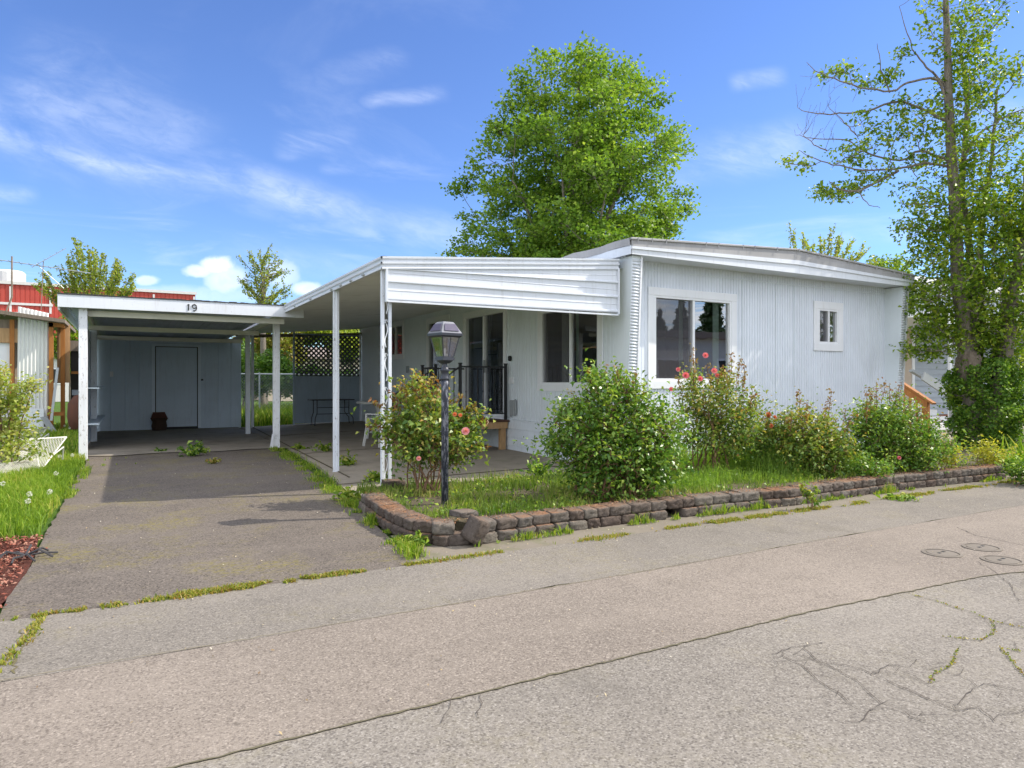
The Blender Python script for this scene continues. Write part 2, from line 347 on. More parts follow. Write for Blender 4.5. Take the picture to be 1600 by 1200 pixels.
M['twig'] = woodm('twig', (.13, .07, .04), (.24, .14, .08), .85)
M['asph_road'] = asphalt('asphalt_road', (.232, .196, .160), (.10, .08, .066), (.42, .36, .30), moss=.0, pit=.62, pitsc=82.)
M['asph_old'] = asphalt('asphalt_worn', (.226, .201, .168), (.08, .068, .06), (.44, .40, .35), moss=.2, pit=.6, pitsc=86., coarse=1.1)
M['asph_strip'] = asphalt('asphalt_edge', (.208, .184, .154), (.085, .075, .064), (.38, .34, .29), moss=.3, pit=.6, pitsc=82.)
M['asph_drive'] = asphalt('asphalt_drive', (.142, .120, .100), (.042, .034, .027), (.30, .25, .20), moss=.95, pit=.8, pitsc=70.)
M['slab'] = concrete('patio_concrete', (.33, .285, .225), moss=.25)
M['slabc'] = concrete('carport_concrete', (.31, .27, .22), damt=.8, moss=.15)
M['curb'] = concrete('gutter_concrete', (.215, .185, .145), moss=.35)
M['lid'] = concrete('lid_concrete', (.20, .172, .14), damt=.3)
def soilm(name, a, b_, c_, sc=14):
    m, t, b = pbr(name, .95, .15); v = OBJ(t)
    n = t.noise(v, sc, 7, .75); c = t.ramp(n, [(.3, a), (.5, b_), (.72, c_)]); c = t.mix(t.mrange(t.noise(v, .8, 5), .35, .7), c, b_)
    setc(t, b, 'Base Color', c); bump(t, b, n, .9, .03); return m
M['soil'] = soilm('bed_soil', (.05, .04, .028), (.12, .10, .065), (.26, .23, .17))
M['lawn'] = soilm('lawn_ground', (.035, .06, .01), (.07, .13, .02), (.12, .17, .04), 9)
M['mulch'] = soilm('mulch_base', (.05, .022, .016), (.12, .045, .032), (.22, .11, .075), 40)
def blockm():
    m, t, b = pbr('wall_block', .95, .15); v = OBJ(t)
    a = t.n('ShaderNodeAttribute', attribute_name='rnd').outputs['Fac']
    c = t.ramp(a, [(0, (.115, .088, .072)), (.45, (.15, .124, .104)), (.8, (.168, .15, .13)), (1, (.215, .19, .155))])
    c = t.mix(t.math('MULTIPLY', t.mrange(t.noise(v, 30, 6, .75), .48, .72), .6), c, (.055, .04, .033))
    c = t.mix(t.math('MULTIPLY', t.mrange(t.noise(v, 48, 4, .7), .56, .75), .5), c, (.36, .32, .27))
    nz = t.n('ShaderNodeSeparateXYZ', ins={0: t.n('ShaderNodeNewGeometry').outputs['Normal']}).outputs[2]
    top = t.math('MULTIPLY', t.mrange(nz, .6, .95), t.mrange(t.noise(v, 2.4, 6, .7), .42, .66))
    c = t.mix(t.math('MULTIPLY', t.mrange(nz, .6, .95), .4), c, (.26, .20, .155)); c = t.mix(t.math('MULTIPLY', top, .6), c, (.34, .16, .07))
    setc(t, b, 'Base Color', c); bump(t, b, t.noise(v, 38, 7, .8), 1.0, .02); return m
M['block'] = blockm()
M['red'] = painted('red_metal', (.46, .065, .045), .5, .06, (.3, .1, .08), .25)
M['bwhite'] = plain('building_trim', (.66, .64, .62), .6)
M['corr'] = painted('corrugated_fibreglass', (.80, .80, .76), .45, .03, (.5, .46, .36), .25)
M['nsiding'] = painted('neighbour_siding', (.40, .44, .49), .55, .05, (.3, .3, .28), .25)
M['nroof'] = plain('neighbour_roof', (.78, .78, .76), .55)
M['brick'] = plain('brick_base', (.30, .11, .06), .9, nv=.4, sc=25)
M['cream'] = plain('cream_wall', (.55, .45, .36), .8, nv=.15); M['tan'] = plain('tan_roof', (.25, .2, .17), .9)
M['ratty'] = M['oldpaint']
M['wire'] = plain('white_wire', (.72, .70, .62), .5, nv=.1, sc=5)
M['tarp'] = plain('brown_tarp', (.12, .045, .028), .8, nv=.5, sc=6)
M['basket'] = woodm('basket_wicker', (.03, .018, .012), (.09, .05, .035), .8, (40, 40, 60))
M['chain'] = plain('galvanised', (.38, .4, .4), .4, .5)
M['lf_maple'] = leafm('leaves_maple', [(0.084, 0.166, 0.022), (0.159, 0.275, 0.037), (0.243, 0.366, 0.051), (0.355, 0.449, 0.072)], .45)
M['lf_right'] = leafm('leaves_ivy_tree', [(0.070, 0.150, 0.016), (0.158, 0.264, 0.027), (0.275, 0.389, 0.041), (0.471, 0.512, 0.061)], .42)
M['lf_ivy'] = leafm('leaves_ivy', [(0.044, 0.117, 0.016), (0.110, 0.222, 0.029), (0.221, 0.367, 0.040), (0.442, 0.542, 0.080)], .35)
M['lf_vase'] = leafm('leaves_spring', [(0.185, 0.225, 0.034), (0.265, 0.344, 0.052), (0.356, 0.437, 0.081), (0.450, 0.397, 0.103)], .5)
M['lf_rose'] = leafm('leaves_rose', [(0.061, 0.141, 0.027), (0.121, 0.215, 0.045), (0.224, 0.330, 0.060), (0.414, 0.446, 0.090), (0.517, 0.330, 0.105)], .35, .40, .35)
M['lf_laurel'] = leafm('leaves_glossy', [(0.049, 0.125, 0.021), (0.109, 0.230, 0.035), (0.219, 0.356, 0.053), (0.437, 0.524, 0.088)], .33, .36, .4)
M['lf_new'] = leafm('leaves_new_red', [(.28, .10, .04), (.33, .17, .06), (.24, .2, .05), (.36, .26, .1)], .4, .35, .5)
M['lf_yel'] = leafm('leaves_yellow', [(.3, .33, .04), (.42, .42, .06), (.52, .46, .08)], .45)
M['lf_azal'] = leafm('leaves_left_shrub', [(0.166, 0.262, 0.048), (0.304, 0.386, 0.072), (0.469, 0.497, 0.120), (0.580, 0.497, 0.192)], .42)
M['lf_dark'] = leafm('leaves_dark', [(0.021, 0.049, 0.017), (0.042, 0.084, 0.025), (0.070, 0.126, 0.039)], .2)
M['lf_hedge'] = leafm('leaves_hedge', [(0.048, 0.120, 0.019), (0.112, 0.224, 0.032), (0.224, 0.352, 0.056)], .35)
M['lf_orange'] = leafm('leaves_spring_gold', [(0.216, 0.259, 0.048), (0.324, 0.335, 0.072), (0.378, 0.238, 0.084)], .45)
M['grass'] = leafm('grass_blades', [(0.093, 0.180, 0.015), (0.171, 0.282, 0.024), (0.279, 0.398, 0.041), (0.466, 0.436, 0.107)], .4, .5, .25)
M['grassb'] = leafm('bed_grass', [(0.082, 0.151, 0.020), (0.165, 0.252, 0.034), (0.275, 0.342, 0.068), (0.496, 0.417, 0.176)], .38, .5, .25)
M['weed'] = leafm('weed_leaves', [(0.119, 0.179, 0.018), (0.238, 0.292, 0.036), (0.404, 0.359, 0.072), (0.356, 0.202, 0.060)], .35)
M['fluff'] = leafm('feathery_green', [(0.108, 0.216, 0.027), (0.203, 0.338, 0.047), (0.324, 0.446, 0.081)], .45)
M['petal_pink'] = leafm('petals_pink', [(.75, .28, .32), (.85, .42, .42)], .3); M['petal_red'] = leafm('petals_red', [(.72, .12, .16), (.85, .32, .34)], .3)
M['petal_orange'] = leafm('petals_orange', [(.72, .16, .07), (.8, .3, .14)], .3); M['bloom'] = leafm('seed_heads', [(.8, .8, .76), (.7, .7, .66)], .3)
M['chips'] = leafm('mulch_chips', [(.14, .045, .03), (.25, .08, .055), (.34, .14, .10), (.42, .26, .18)], 0., .9, .1)

# ------------------------------------------------------------------ ground, road, slabs
def sheet(name, pts, z, mat, sub=0):
    me = bpy.data.meshes.new(name); me.from_pydata([(p[0], p[1], (p[2] if len(p) > 2 else z)) for p in pts], [], [tuple(range(len(pts)))]); me.update()
    return tag(link(name, me, mat), kind='structure')
sheet('ground', [(-900, -900), (1500, -900), (1500, 1500), (-900, 1500)], -.03, M['lawn'])
ST = 4.60
LSEAM = [(-60, 2.6), (-3, 2.57), (0, 2.575), (2.2, 2.56), (3.3, 2.56), (4.3, 2.50), (5.0, 2.46), (5.6, 2.33), (6.4, 2.36), (12, 2.3), (60, 2.3)]
LSEAM = [(x_ + (x2 - x_) * k_ / 40, y_ + (y2 - y_) * k_ / 40 + .006 * mnoise.noise(Vector(((x_ + (x2 - x_) * k_ / 40) * 6, 0, 0)))) for (x_, y_), (x2, y2) in zip(LSEAM[:-1], LSEAM[1:]) for k_ in range(40)] + [(60, 2.3)]
sheet('road', LSEAM + [(60, 3.67), (-60, 3.67)], .0, M['asph_road'])
sheet('road_worn_lane', [(-60, -7), (60, -7), (60, 2.8), (-60, 2.8)], -.004, M['asph_old'])
def wavy(x0, x1, y, amp, n=60, s=0.):
    return [(x0 + (x1 - x0) * i / n, y + amp * mnoise.noise(Vector((i * .7 + s, s, 0)))) for i in range(n + 1)]
sheet('road_edge_strip', wavy(-60, 60, 3.67, .03, 400) + [(60, ST), (-60, ST)], .001, M['asph_strip'])
drv_r = [(1.80, ST), (1.92, 5.6), (2.03, 6.6), (2.12, 7.2), (2.2, 8.), (2.32, 10.), (2.45, 12.), (2.5, 14.3)]
sheet('driveway', drv_r + [(-.62 + .045 * mnoise.noise(Vector((y_ * .9, 0, 0))) + .02 * mnoise.noise(Vector((y_ * 5, 3, 0))), y_) for y_ in np.arange(14.3, ST - .01, -.1)], -.002, M['asph_drive'])
sheet('carport_floor', [(-.75, 14.2), (-.2, 13.95), (.5, 14.15), (1.4, 13.9), (2.0, 14.1), (2.75, 13.95), (2.75, 21.1), (-.75, 21.1)], .012, M['slabc'])
sheet('gutter_pavement', [(1.80, ST), (30, ST), (30, 5.6), (2.5, 5.3), (1.95, 5.6)], -.006, M['curb'])
# patio slab: rises gently towards the house
mb = MB(); P0 = [(2.22, 7.55, .0), (6.3, 7.75, .03), (6.3, 20.7, .15), (2.78, 20.7, .03), (2.76, 14., .012), (2.55, 10.5, .012)]
n = len(P0); mb.add(P0 + [(p[0], p[1], -.2) for p in P0], [tuple(range(n))] + [(i, n + i, n + (i + 1) % n, (i + 1) % n) for i in range(n)])
tag(mb.build('patio_slab', M['slab']), kind='structure')
mb = MB()   # expansion joints and the worn channel along the slab
for (p, q, w_) in (((2.62, 9.2, .016), (3.05, 20.6, .05), .022), ((2.3, 8.6, .016), (6.2, 8.75, .035), .02), ((2.6, 12.6, .018), (6.2, 12.8, .07), .012), ((2.8, 16.8, .04), (6.2, 17., .12), .012)):
    mb.bar(p, q, w_, .006)
tag(mb.build('slab_joints', M['soil']), kind='structure')
# planting bed inside the block wall
BED = [(2.35, 7.7, .10), (2.28, 6.8, .10), (2.3, 5.9, .09), (2.52, 5.3, .10), (4.2, 5.22, .12), (7, 5.2, .14), (10.4, 5.15, .14), (12.5, 5.3, .12), (17, 5.4, .06), (17, 8.3, .06), (12.9, 8.2, .10), (6.1, 7.98, .10), (6.0, 7.72, .10), (4., 7.6, .08)]
mb = MB(); n = len(BED); mb.add(BED + [(p[0], p[1], -.1) for p in BED], [tuple(range(n))] + [(i, n + i, n + (i + 1) % n, (i + 1) % n) for i in range(n)])
tag(mb.build('planting_bed', M['soil']), kind='structure')
sheet('mulch_patch', [(-5, 4.75), (-.72, 4.62), (-.60, 5.3), (-.62, 6.3), (-.66, 6.95), (-5, 7.1)], -.004, M['mulch'])
sheet('neighbour_path', [(13.2, 8.6), (30, 8.6), (30, 11.2), (13.2, 11.2)], -.01, M['slab'])

# cracks and the tar seam in the road (thin dark ribbons lying on it)
def ribbon(polys, w_, z, name, mat, jag=.012):
    mb = MB()
    for pts in polys:
        q = []
        for a, b in zip(pts[:-1], pts[1:]):
            L = math.dist(a[:2], b[:2]); k = max(1, int(L / .035))
            for i in range(k): q.append([a[j] + (b[j] - a[j]) * i / k for j in (0, 1)])
        q.append(list(pts[-1][:2]))
        q = [(x + random.gauss(0, jag), y + random.gauss(0, jag)) for x, y in q]; vs = []
        for i, p in enumerate(q):
            a, b = q[max(0, i - 1)], q[min(len(q) - 1, i + 1)]; d = Vector((b[0] - a[0], b[1] - a[1])); d = d.normalized() if d.length > 1e-6 else Vector((1, 0))
            ww = w_ * random.uniform(.35, 1.2) / 2; vs += [(p[0] - d.y * ww, p[1] + d.x * ww, z), (p[0] + d.y * ww, p[1] - d.x * ww, z)]
        mb.add(vs, [(2 * i, 2 * i + 1, 2 * i + 3, 2 * i + 2) for i in range(len(q) - 1)])
    return tag(mb.build(name, mat), kind='structure')
def zc(*pts): return [gnd(1000 + x / 2.667, 700 + y / 2.667) for x, y in pts]
CR = [zc((1130, 610), (1230, 635), (1300, 660), (1400, 690), (1470, 720), (1600, 750)), zc((1470, 720), (1475, 770), (1420, 800), (1250, 785)),
      zc((690, 838), (740, 885), (900, 915), (970, 945), (1150, 1020), (1300, 1090)), zc((590, 860), (680, 905), (740, 965), (830, 1020), (900, 1080)),
      zc((640, 855), (800, 910), (920, 985), (1000, 1060)), zc((550, 860), (640, 830), (760, 810)), zc((980, 940), (1040, 900), (1130, 910), (1150, 880)),
      zc((1310, 1090), (1370, 1010), (1430, 980), (1600, 1010)), zc((1600, 950), (1560, 900), (1500, 830), (1600, 850)), zc((1210, 980), (1230, 940), (1300, 900), (1330, 830)),
      zc((1410, 475), (1470, 510), (1540, 565), (1580, 640)), zc((1480, 1140), (1420, 1080), (1300, 1090)), zc((920, 1140), (960, 1090), (1060, 1080), (1130, 1120), (1200, 1140)),
      [gnd(690, 1131), gnd(703, 1100), gnd(708, 1085), gnd(730, 1078)], [gnd(745, 1120), gnd(752, 1098), gnd(748, 1085)]]
dark = plain('crack_fill', (.075, .06, .048), .95)
BRN = []
for pts in CR:
    for a, b in zip(pts[:-1], pts[1:]):
        for _ in range(max(1, int(math.dist(a[:2], b[:2]) / .12))):
            t_ = random.random(); q = (a[0] + (b[0] - a[0]) * t_, a[1] + (b[1] - a[1]) * t_); an_ = random.uniform(0, 6.28); ch = [q]
            for _k in range(random.choice((2, 3, 4))): an_ += random.gauss(0, .6); q = (q[0] + .07 * math.cos(an_), q[1] + .07 * math.sin(an_)); ch.append(q)
            if max(p_[1] for p_ in ch) < 2.25: BRN.append(ch)
ribbon(CR, .0042, .0012, 'road_cracks', dark, .005)
ribbon(BRN, .0022, .0009, 'road_hairline_cracks', dark, .004)
ribbon([zc((1320, 330), (1400, 365), (1500, 385), (1600, 407))], .014, .0007, 'road_open_crack', dark, .005)
ribbon([[p_ for p_ in LSEAM if -3 < p_[0] < 12][::4]], .013, .0006, 'road_lane_seam', plain('lane_seam_fill', (.12, .105, .06), .95), .003)
ribbon([[(-3, 3.69), (-.5, 3.69), (1.3, 3.67), (3.3, 3.66), (6, 3.7)]], .012, .0018, 'road_strip_seam', plain('seam_dirt', (.21, .18, .125), .95), .005)
ribbon([[gnd(32, 985), gnd(38, 1005), gnd(25, 1030), gnd(22, 1052)]], .012, .003, 'road_edge_crack', plain('crack_moss', (.13, .11, .05), .95), .006)

# ------------------------------------------------------------------ wall panels with real ribs and real openings
def ribwall(fr, a0, a1, z0, z1, period, depth, gap, holes=(), ztop=None, name='wall', mat=None, parent=None):
    """vertical ribs: flat lands with narrow grooves; holes = (a0,a1,z0,z1)"""
    xs = []; a = a0
    while a < a1 - 1e-6:
        xs += [(a, 0.), (min(a + period - gap, a1), 0.), (min(a + period - gap * .72, a1), -depth), (min(a + period - gap * .28, a1), -depth)]; a += period
    xs.append((a1, 0.)); ed = sorted(set([h[0] for h in holes] + [h[1] for h in holes])); full = []
    for (p, q) in zip(xs[:-1], xs[1:]):
        full.append(p)
        for e in ed:
            if p[0] < e < q[0]: full.append((e, p[1] + (q[1] - p[1]) * (e - p[0]) / (q[0] - p[0])))
    full.append(xs[-1]); mb = MB()
    zt = (lambda a_: z1) if ztop is None else ztop
    for p, q in zip(full[:-1], full[1:]):
        if q[0] - p[0] < 1e-7 and abs(p[1] - q[1]) < 1e-7: continue
        mid = (p[0] + q[0]) / 2; spans = [(z0, None)]
        hs_ = sorted([(h[2], h[3]) for h in holes if h[0] < mid < h[1]]); segs = []; cur = z0
        for h in hs_: segs.append((cur, h[0])); cur = h[1]
        segs.append((cur, None))
        for s0, s1 in segs:
            t0, t1 = (zt(p[0]), zt(q[0])) if s1 is None else (s1, s1)
            mb.add([fr.p(p[0], p[1], s0), fr.p(q[0], q[1], s0), fr.p(q[0], q[1], t1), fr.p(p[0], p[1], t0)], [(0, 1, 2, 3)])
    return mb.build(name, mat, parent)
def lapwall(fr, a0, a1, z0, z1, course, depth, name, mat, parent, step=.012, slope=None):
    """horizontal lap panels"""
    mb = MB(); z = z0
    while z < z1 - 1e-6:
        t = min(z + course, z1); pr = [(z, 0), (z, depth), (z + step, depth), (t, .002)]
        for (za, na), (zb, nb_) in zip(pr[:-1], pr[1:]):
            mb.add([fr.p(a0, na, za), fr.p(a1, na, za), fr.p(a1, nb_, zb), fr.p(a0, nb_, zb)], [(0, 1, 2, 3)])
        z = t
    return mb.build(name, mat, parent)
def window(fr, parent, o, cas, name='window', kind='slider', screen='L', split=.5, curtain=True, refl=False, sill=False, sash=.035, depth_pane=.0, label=None):
    """o=(a0,a1,z0,z1) opening; cas = casing board width; a separate frame, sash, panes"""
    a0, a1, z0, z1 = o
    f = MB(); d = .022
    f.box(a0 - cas, a1 + cas, .001, d + .004, z1, z1 + cas, fr); f.box(a0 - cas, a1 + cas, .001, d + .004, z0 - cas, z0, fr)
    f.box(a0 - cas, a0, .001, d, z0, z1, fr); f.box(a1, a1 + cas, .001, d, z0, z1, fr)
    win = f.build(name, M['trim'], parent, bevel=.003)
    if label: win['label'] = label
    s = MB(); e = sash; mid = a0 + (a1 - a0) * split
    for (x0, x1, y0, y1) in ((a0, a1, z1 - e, z1), (a0, a1, z0, z0 + e), (a0, a0 + e, z0 + e, z1 - e), (a1 - e, a1, z0 + e, z1 - e)): s.box(x0, x1, -.07, .016, y0, y1, fr)
    s.box(mid - e * .6, mid + e * .6, -.055, .008, z0 + e, z1 - e, fr)
    s.build('frame', M['trim'], win, bevel=.002)
    g = M['glass2'] if refl else M['glass']
    for (x0, x1, n_) in ((a0 + e, mid - e * .6, -.045), (mid + e * .6, a1 - e, -.030)):
        p = MB(); p.add([fr.p(x0, n_, z0 + e), fr.p(x1, n_, z0 + e), fr.p(x1, n_, z1 - e), fr.p(x0, n_, z1 - e)], [(0, 1, 2, 3)]); p.build('pane', g, win)
    if screen:
        x0, x1 = (a0 + e, mid - e * .6) if screen == 'L' else (mid + e * .6, a1 - e)
        p = MB(); p.add([fr.p(x0, -.012, z0 + e), fr.p(x1, -.012, z0 + e), fr.p(x1, -.012, z1 - e), fr.p(x0, -.012, z1 - e)], [(0, 1, 2, 3)]); p.build('screen', M['screen'], win)
    if curtain:
        for (x0, x1, mt) in curtain:
            p = MB(); k = max(4, int((x1 - x0) / .03)); vs = []
            for i in range(k + 1):
                x = x0 + (x1 - x0) * i / k; nn = -.16 + .02 * math.sin(i * 2.1); vs += [fr.p(x, nn, z0 - .1), fr.p(x, nn, z1 + .02)]
            p.add(vs, [(2 * i, 2 * i + 2, 2 * i + 3, 2 * i + 1) for i in range(k)]); p.build('curtain', M[mt], win, smooth=True)
    return win

# ------------------------------------------------------------------ MOBILE HOME
HX0, HX1, HY0, HY1 = 6.20, 12.78, 7.93, 20.57
home = thing('mobile_home', 'long pale blue grey mobile home with flaring end fins and white metal fascia', 'mobile home', (HX0, HY0, 0))
END = FR((0, HY0, 0), (1, 0, 0), (0, -1, 0)); SIDE = FR((HX0, 0, 0), (0, -1, 0), (-1, 0, 0))      # SIDE: a = -y
def roofz(u): return 3.28 + (.17 * (u - 6.15) / 3.45 if u < 9.6 else .17 * (12.85 - u) / 3.25)
WBIG = (6.90, 8.52, 1.33, 2.62); WSM = (10.69, 11.24, 2.0, 2.62)
ribwall(END, HX0 + .16, HX1 - .12, .58, 3.13, .062, .008, .016, [WBIG, WSM], None, 'end_wall', M['siding'], home)
window(END, home, WBIG, .12, curtain=[(7.55, 7.62, 'curtaing'), (8.28, 8.40, 'curtaing')], refl=True, label='large two pane window with white casing in the end wall')
window(END, home, WSM, .13, split=.54, curtain=None, refl=True, screen='L', label='small two pane window high in the end wall')
mb = MB(); mb.box(HX0 + .16, HX1 - .12, .002, .012, 2.985, 2.997, END)
for x in (8.78, 9.58, 10.04, 12.2): mb.box(x, x + .012, .002, .009, .6, 2.98, END)
mb.build('panel_seams', M['sidewall'], home)
lapwall(END, HX0 + .1, HX1 - .1, -.02, .58, .15, .02, 'end_skirting', M['skirt'], home)
# side wall facing the patio
SW1 = (-10.0, -8.36, 1.27, 2.52); SDR = (-13.05, -11.33, .66, 2.68); SW2 = (-15.1, -13.95, 1.0, 2.72); SW3 = (-18.0, -16.82, 2.02, 2.82)
ribwall(SIDE, -HY1, -7.72, .62, 3.12, .085, .008, .018, [SW1, SDR, SW2, SW3], None, 'side_wall', M['sidewall'], home)
window(SIDE, home, SW1, .11, curtain=[(-9.62, -9.45, 'curtain'), (-9.2, -9.1, 'curtaing')], split=.53, label='two pane window facing the patio nearest the corner')
window(SIDE, home, SW2, .10, kind='x', split=.62, curtain=[(-15.05, -14.7, 'curtain')], label='tall window facing the patio left of the glass door')
window(SIDE, home, SW3, .10, split=.5, curtain=None, label='small high window at the far end of the patio wall')
lapwall(SIDE, -HY1, -7.72, -.02, .62, .155, .022, 'side_skirting', M['skirt'], home)
# sliding glass door
f = MB(); a0, a1, z0, z1 = SDR; cs = .09
f.box(a0 - cs, a1 + cs, .001, .03, z1, z1 + cs, SIDE); f.box(a0 - cs, a0, .001, .027, z0, z1, SIDE); f.box(a1, a1 + cs, .001, .027, z0, z1, SIDE); f.box(a0 - cs, a1 + cs, .001, .05, z0 - .05, z0, SIDE)
door = f.build('sliding_door', M['trim'], home, bevel=.003)
s = MB(); mid = (a0 + a1) / 2; e = .04
for (x0, x1, y0, y1) in ((a0, a1, z1 - e, z1), (a0, a1, z0, z0 + e), (a0, a0 + e, z0 + e, z1 - e), (a1 - e, a1, z0 + e, z1 - e), (mid - .03, mid + .03, z0 + e, z1 - e)): s.box(x0, x1, -.06, .018, y0, y1, SIDE)
s.build('frame', M['trim'], door, bevel=.002)
for (x0, x1, n_) in ((a0 + e, mid - .03, -.04), (mid + .03, a1 - e, -.03)):
    p = MB(); p.add([SIDE.p(x0, n_, z0 + e), SIDE.p(x1, n_, z0 + e), SIDE.p(x1, n_, z1 - e), SIDE.p(x0, n_, z1 - e)], [(0, 1, 2, 3)]); p.build('pane', M['glass'], door)
mb = MB(); mb.box(mid + .05, mid + .075, .01, .05, 1.5, 1.75, SIDE); mb.build('handle', M['grey'], door)
p = MB(); vs = []
for i in range(60):
    x = a0 + .02 + .8 * i / 59; nn = -.2 + .03 * math.sin(i * 1.3); vs += [SIDE.p(x, nn, z0 + .05), SIDE.p(x, nn, z1)]
p.add(vs, [(2 * i, 2 * i + 2, 2 * i + 3, 2 * i + 1) for i in range(59)]); p.build('curtain', plain('dark_curtain', (.06, .075, .11), .9), door, smooth=True)
# room shell behind the glass, back and right walls
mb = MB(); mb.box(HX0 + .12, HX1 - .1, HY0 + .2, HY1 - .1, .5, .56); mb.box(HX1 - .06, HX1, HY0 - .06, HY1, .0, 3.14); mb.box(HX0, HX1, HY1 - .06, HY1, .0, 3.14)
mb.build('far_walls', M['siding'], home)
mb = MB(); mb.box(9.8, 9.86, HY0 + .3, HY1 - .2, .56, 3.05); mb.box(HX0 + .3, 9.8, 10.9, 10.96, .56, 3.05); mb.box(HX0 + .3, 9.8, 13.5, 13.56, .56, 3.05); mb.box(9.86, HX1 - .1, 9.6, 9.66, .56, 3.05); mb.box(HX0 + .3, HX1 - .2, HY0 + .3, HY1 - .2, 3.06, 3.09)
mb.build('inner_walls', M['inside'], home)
# flaring fins at both front corners
def fin(x0, x1):
    mb = MB(); prof = [(7.57, 3.10), (7.735, .02), (HY0 + .06, .02), (HY0 + .06, 3.10)]
    mb.prism([(x0, y, z) for y, z in prof], (0, 0, 0), (x1 - x0, 0, 0)); f_ = mb.build('corner_fin', M['sidewall'], home, bevel=.004)
    t = MB(); z = .6
    while z < 3.06:
        y = 7.735 + (7.57 - 7.735) * (z - .02) / 3.08
        t.tube([(x0 + .006, y - .004, z), (x1 - .035, y - .004, z)], .0165, 6); z += .045
    y0_, y1_ = 7.735 - .031, 7.57 + .002
    t.build('ribbed_edge', M['metal_white'], f_, smooth=True)
    t = MB(); t.bar((x1 - .014, 7.695, .6), (x1 - .014, 7.562, 3.1), .028, .03); t.build('edge_strip', M['trim'], f_); return f_
fin(HX0 - .004, HX0 + .165); fin(HX1 - .13, HX1 + .03)
# roof body, stepped fascia, grey metal cap
YF = 7.50
def gable(name, zb, dz, y0, y1, mat, x0=6.13, x1=12.87, bev=.003, par=home):
    mb = MB(); pts = [(x0, zb(x0)), (x1, zb(x1)), (x1, roofz(x1) + dz), (9.6, roofz(9.6) + dz), (x0, roofz(x0) + dz)]
    mb.prism([(x, y0, z) for x, z in pts], (0, 0, 0), (0, y1 - y0, 0)); return mb.build(name, mat, par, bevel=bev)
roof = gable('roof', lambda u: 3.115, -.03, YF + .02, HY1 + .25, M['metal_white'])
def strip(name, lo, hi, y0, y1, mat):
    mb = MB()
    for (xa, xb) in ((6.12, 9.6), (9.6, 12.88)):
        pts = [(xa, lo(xa)), (xb, lo(xb)), (xb, hi(xb)), (xa, hi(xa))]; mb.prism([(x, y0, z) for x, z in pts], (0, 0, 0), (0, y1 - y0, 0))
    return mb.build(name, mat, home)
strip('fascia', lambda u: 3.10, lambda u: 3.10 + (roofz(u) - 3.10) * .40, YF, YF + .02, M['metal_white'])
strip('fascia_ledge', lambda u: 3.10 + (roofz(u) - 3.10) * .40, lambda u: 3.10 + (roofz(u) - 3.10) * .60, YF - .02, YF + .02, M['metal_white'])
strip('roof_flashing', lambda u: 3.10 + (roofz(u) - 3.10) * .60, lambda u: roofz(u) + .02, YF - .012, YF + .02, M['roofcoat'])
mb = MB()
for (xa, xb) in ((6.10, 9.6), (9.6, 12.9)):
    mb.prism([(xa, YF - .035, roofz(xa) + .018), (xb, YF - .035, roofz(xb) + .018), (xb, YF - .035, roofz(xb) + .05), (xa, YF - .035, roofz(xa) + .05)], (0, 0, 0), (0, .6, 0))
random.seed(3)
for i in range(26):     # lapped, slightly lifted flashing pieces
    x = 6.2 + i * .26; z_ = roofz(x) + .01
    if random.random() < .6: mb.bar((x, YF - .038, z_ - .03), (x + .02, YF - .038, z_ + .045), .012, .012)
mb.build('roof_edge_cap', M['roofcoat'], home, bevel=.006)
mb = MB(); pts = [(HX0 - .09, YF), (HX0 - .09, HY1 + .2)]
mb.box(HX0 - .09, HX0 - .07, YF + .0, HY1 + .2, 3.10, 3.22); mb.build('side_fascia', M['metal_white'], home)
mb = MB(); prev = None
for i in range(40):     # wavy grey flashing along the patio side of the roof
    y = YF + i * .34; z_ = 3.22 + .012 * math.sin(i * 1.9); x = HX0 - .10 + .012 * math.sin(i * 1.3)
    if prev: mb.add([prev[0], (x, y, z_), (x - .015, y, z_ + .10), prev[1], (x + .18, y, z_ + .13), prev[2]], [(0, 1, 2, 3), (3, 2, 4, 5)])
    prev = [(x, y, z_), (x - .015, y, z_ + .10), (x + .18, y, z_ + .13)]
mb.build('side_flashing', M['roofcoat'], home)
mb = MB(); mb.lathe([(.10, 0), (.10, .22), (.13, .23), (.13, .27), (.02, .33)], (11.4, 9.6, roofz(11.4) - .02), 16); mb.build('roof_vent', M['roofcoat'], home, smooth=False)
# small fittings on the patio wall
mb = MB(); mb.box(-8.14 - 2.98, -8.14 - 2.82, .002, .03, 1.28, 1.40, SIDE); mb.build('outlet_box', M['trim'], home, bevel=.005)
mb = MB(); mb.box(-11.02, -10.86, .002, .07, .70, .98, SIDE); mb.tube([SIDE.p(-10.84, .04, .74), SIDE.p(-10.84, .05, 1.0)], .016, 8); mb.tube([SIDE.p(-11.03, .04, .66), SIDE.p(-11.03, .05, .96)], .016, 8); mb.build('meter_box', M['grey'], home, bevel=.006)
mb = MB(); mb.lathe([(.02, -.05), (.035, -.03), (.035, .03), (.015, .05)], SIDE.p(-11.06, .04, 1.75), 10); mb.build('porch_light', M['black'], home)
mb = MB(); mb.box(-16.5, -16.36, .002, .04, 1.55, 1.72, SIDE); mb.build('fuse_box', M['grey'], home)

